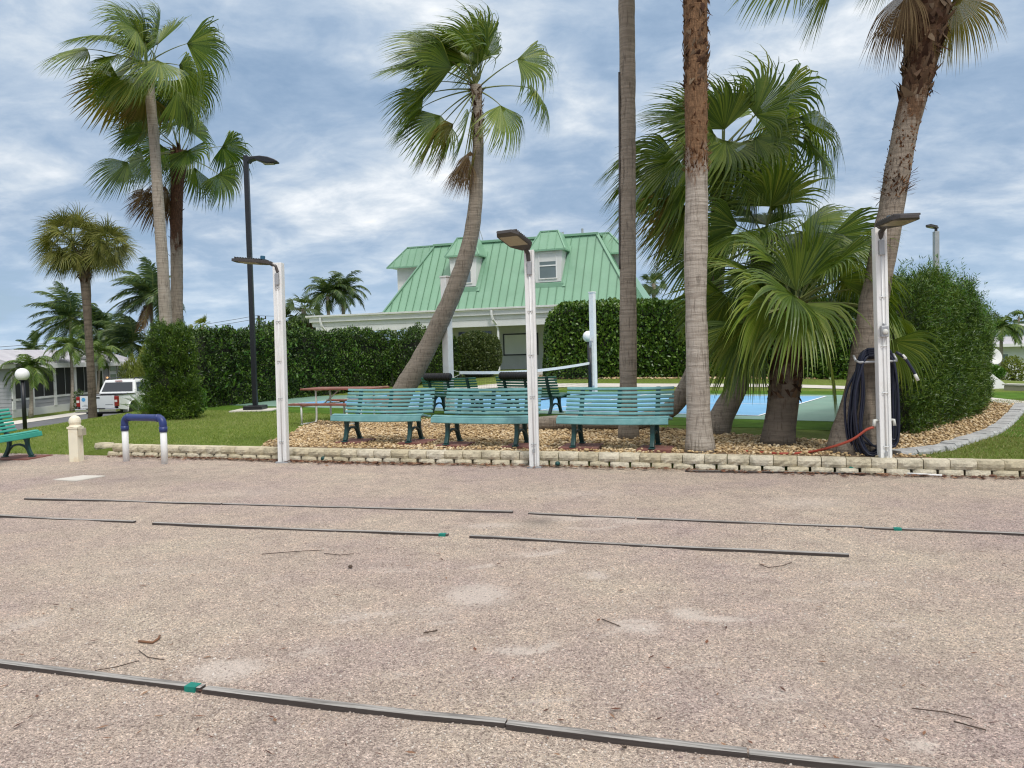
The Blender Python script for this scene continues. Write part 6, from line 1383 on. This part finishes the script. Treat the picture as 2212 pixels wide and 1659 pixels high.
for x in (.4, 5.2): mb = MB(); mb.span((x, -.06, .8), (x + 1.1, -.02, 2.0)); w_ = mb.build('window', MAT['white'], rh); mb = MB(); mb.span((x + .08, -.07, .88), (x + 1.02, -.061, 1.92)); mb.build('pane', MAT['wglass'], w_)
q = hit(2150, 840); root = thing('white_ramp', 'white sloping panel on the grass beyond the right path', 'ramp', q); mb = MB(); mb.add([(-.12, 0, 0), (.52, .1, 0), (-.12, .1, .50), (-.12, .35, 0), (.52, .45, 0), (-.12, .45, .50)], [(0, 1, 2), (5, 4, 3), (0, 2, 5, 3), (1, 4, 5, 2), (0, 3, 4, 1)]); mb.build('panel', MAT['bwhite'], root)
a = hit(2168, 843); c = hit(2260, 846); d = c - a; root = thing('low_wall', 'low tan masonry wall at the right frame edge', 'wall', (a + c) / 2, math.atan2(d.y, d.x)); mb = MB(); mb.span((-d.length / 2, 0, -.1), (d.length / 2, .25, .14)); mb.build('wall_body', MAT['tan'], root, bevel=.02); mb = MB(); mb.span((-d.length / 2 - .03, -.03, .142), (d.length / 2 + .03, .28, .18)); mb.build('coping', MAT['concrete'], root)
q = at(2139, 772, 34); root = thing('satellite_dish', 'white round dish peeking past the right hedge', 'dish', (q.x, q.y, h(q.x, q.y))); H = q.z - root.location.z
mb = MB(); mb.tube([(0, 0, 0), (0, 0, H)], .04, 8); mb.build('mast', MAT['grey'], root); mb = MB(Matrix.Translation((0, -.05, H)) @ Matrix.Rotation(R(70), 4, 'X')); mb.lathe([(.02, 0), (.2, .02), (.34, .09), (.40, .16), (.39, .165), (.2, .035), (.01, .012)], 20); mb.build('reflector', MAT['bwhite'], root, smooth=True)

# ------------------------------------------------------------------ sky, sun, render settings
wd = bpy.data.worlds.new('World'); SC.world = wd; wd.use_nodes = True; nt = wd.node_tree; bg = nt.nodes['Background']
SUN_EL, SUN_AZ = R(52), R(155)                        # azimuth clockwise from +Y
sky = nd(nt, 'ShaderNodeTexSky', sky_type='NISHITA'); sky.sun_disc = False; sky.sun_elevation = SUN_EL; sky.sun_rotation = SUN_AZ; sky.air_density = 1.0; sky.dust_density = 1.5
tc = nd(nt, 'ShaderNodeTexCoord').outputs['Generated']; sp_ = nd(nt, 'ShaderNodeSeparateXYZ', {0: tc})
zc = math_(nt, 'MAXIMUM', sp_.outputs[2], 0.0); den = math_(nt, 'ADD', zc, .26)
u_ = math_(nt, 'DIVIDE', sp_.outputs[0], den); v_ = math_(nt, 'DIVIDE', sp_.outputs[1], den)
uv = nd(nt, 'ShaderNodeCombineXYZ', {0: u_, 1: v_, 2: 3.7}).outputs[0]
uvs = nd(nt, 'ShaderNodeMapping', {'Vector': uv, 'Scale': (.85, 1.0, 1), 'Rotation': (0, 0, R(12))}).outputs[0]
n1 = nd(nt, 'ShaderNodeTexNoise', {'Vector': uvs, 'Scale': 1.9, 'Detail': 9, 'Roughness': .55, 'Distortion': .4}).outputs[0]
n2 = nd(nt, 'ShaderNodeTexNoise', {'Vector': uvs, 'Scale': 5.5, 'Detail': 8, 'Roughness': .6, 'Distortion': .3}).outputs[0]
nn_ = math_(nt, 'ADD', math_(nt, 'MULTIPLY', n1, .58), math_(nt, 'MULTIPLY', n2, .42))
cl_ = ramp(nt, nn_, [(.36, (1.95, 2.85, 4.1)), (.45, (2.6, 3.5, 4.75)), (.52, (3.55, 4.35, 5.4)), (.58, (4.8, 5.4, 6.1)), (.67, (7.2, 7.4, 7.6))])
zr_ = nd(nt, 'ShaderNodeMapRange', {'Value': sp_.outputs[2], 'From Min': .42, 'From Max': .9, 'To Min': 0.0, 'To Max': 1.0}).outputs[0]
cl_ = mixc(nt, zr_, cl_, (11.5, 11.1, 10.9))
hzn = nd(nt, 'ShaderNodeMapRange', {'Value': sp_.outputs[2], 'From Min': .0, 'From Max': .16, 'To Min': .55, 'To Max': 0.0}).outputs[0]
cl_ = mixc(nt, hzn, cl_, (3.7, 5.1, 6.6))
cov = nd(nt, 'ShaderNodeMapRange', {'Value': nn_, 'From Min': .30, 'From Max': .46, 'To Min': .72, 'To Max': 1.0}).outputs[0]
fin = mixc(nt, cov, sky.outputs[0], cl_); nt.links.new(fin, bg.inputs[0]); bg.inputs[1].default_value = .1
sd = bpy.data.lights.new('sun', 'SUN'); sd.energy = 1.5; sd.angle = R(10); sd.color = (1, .96, .9); so = bpy.data.objects.new('sun', sd); COL.objects.link(so)
dv = Vector((math.sin(SUN_AZ) * math.cos(SUN_EL), math.cos(SUN_AZ) * math.cos(SUN_EL), math.sin(SUN_EL))); so.rotation_mode = 'QUATERNION'; so.rotation_quaternion = dv.to_track_quat('Z', 'Y'); so.location = (0, -5, 30)
SC.view_settings.view_transform = 'Standard'; SC.view_settings.look = 'None'; SC.view_settings.exposure = 0.48; SC.view_settings.gamma = 1
SC.render.engine = 'CYCLES'; SC.cycles.use_denoising = True; SC.cycles.denoiser = 'OPENIMAGEDENOISE'; SC.cycles.denoising_input_passes = 'RGB_ALBEDO_NORMAL'; SC.cycles.denoising_prefilter = 'ACCURATE'; SC.cycles.filter_width = 1.2; SC.cycles.max_bounces = 6; SC.cycles.diffuse_bounces = 3; SC.cycles.transparent_max_bounces = 4
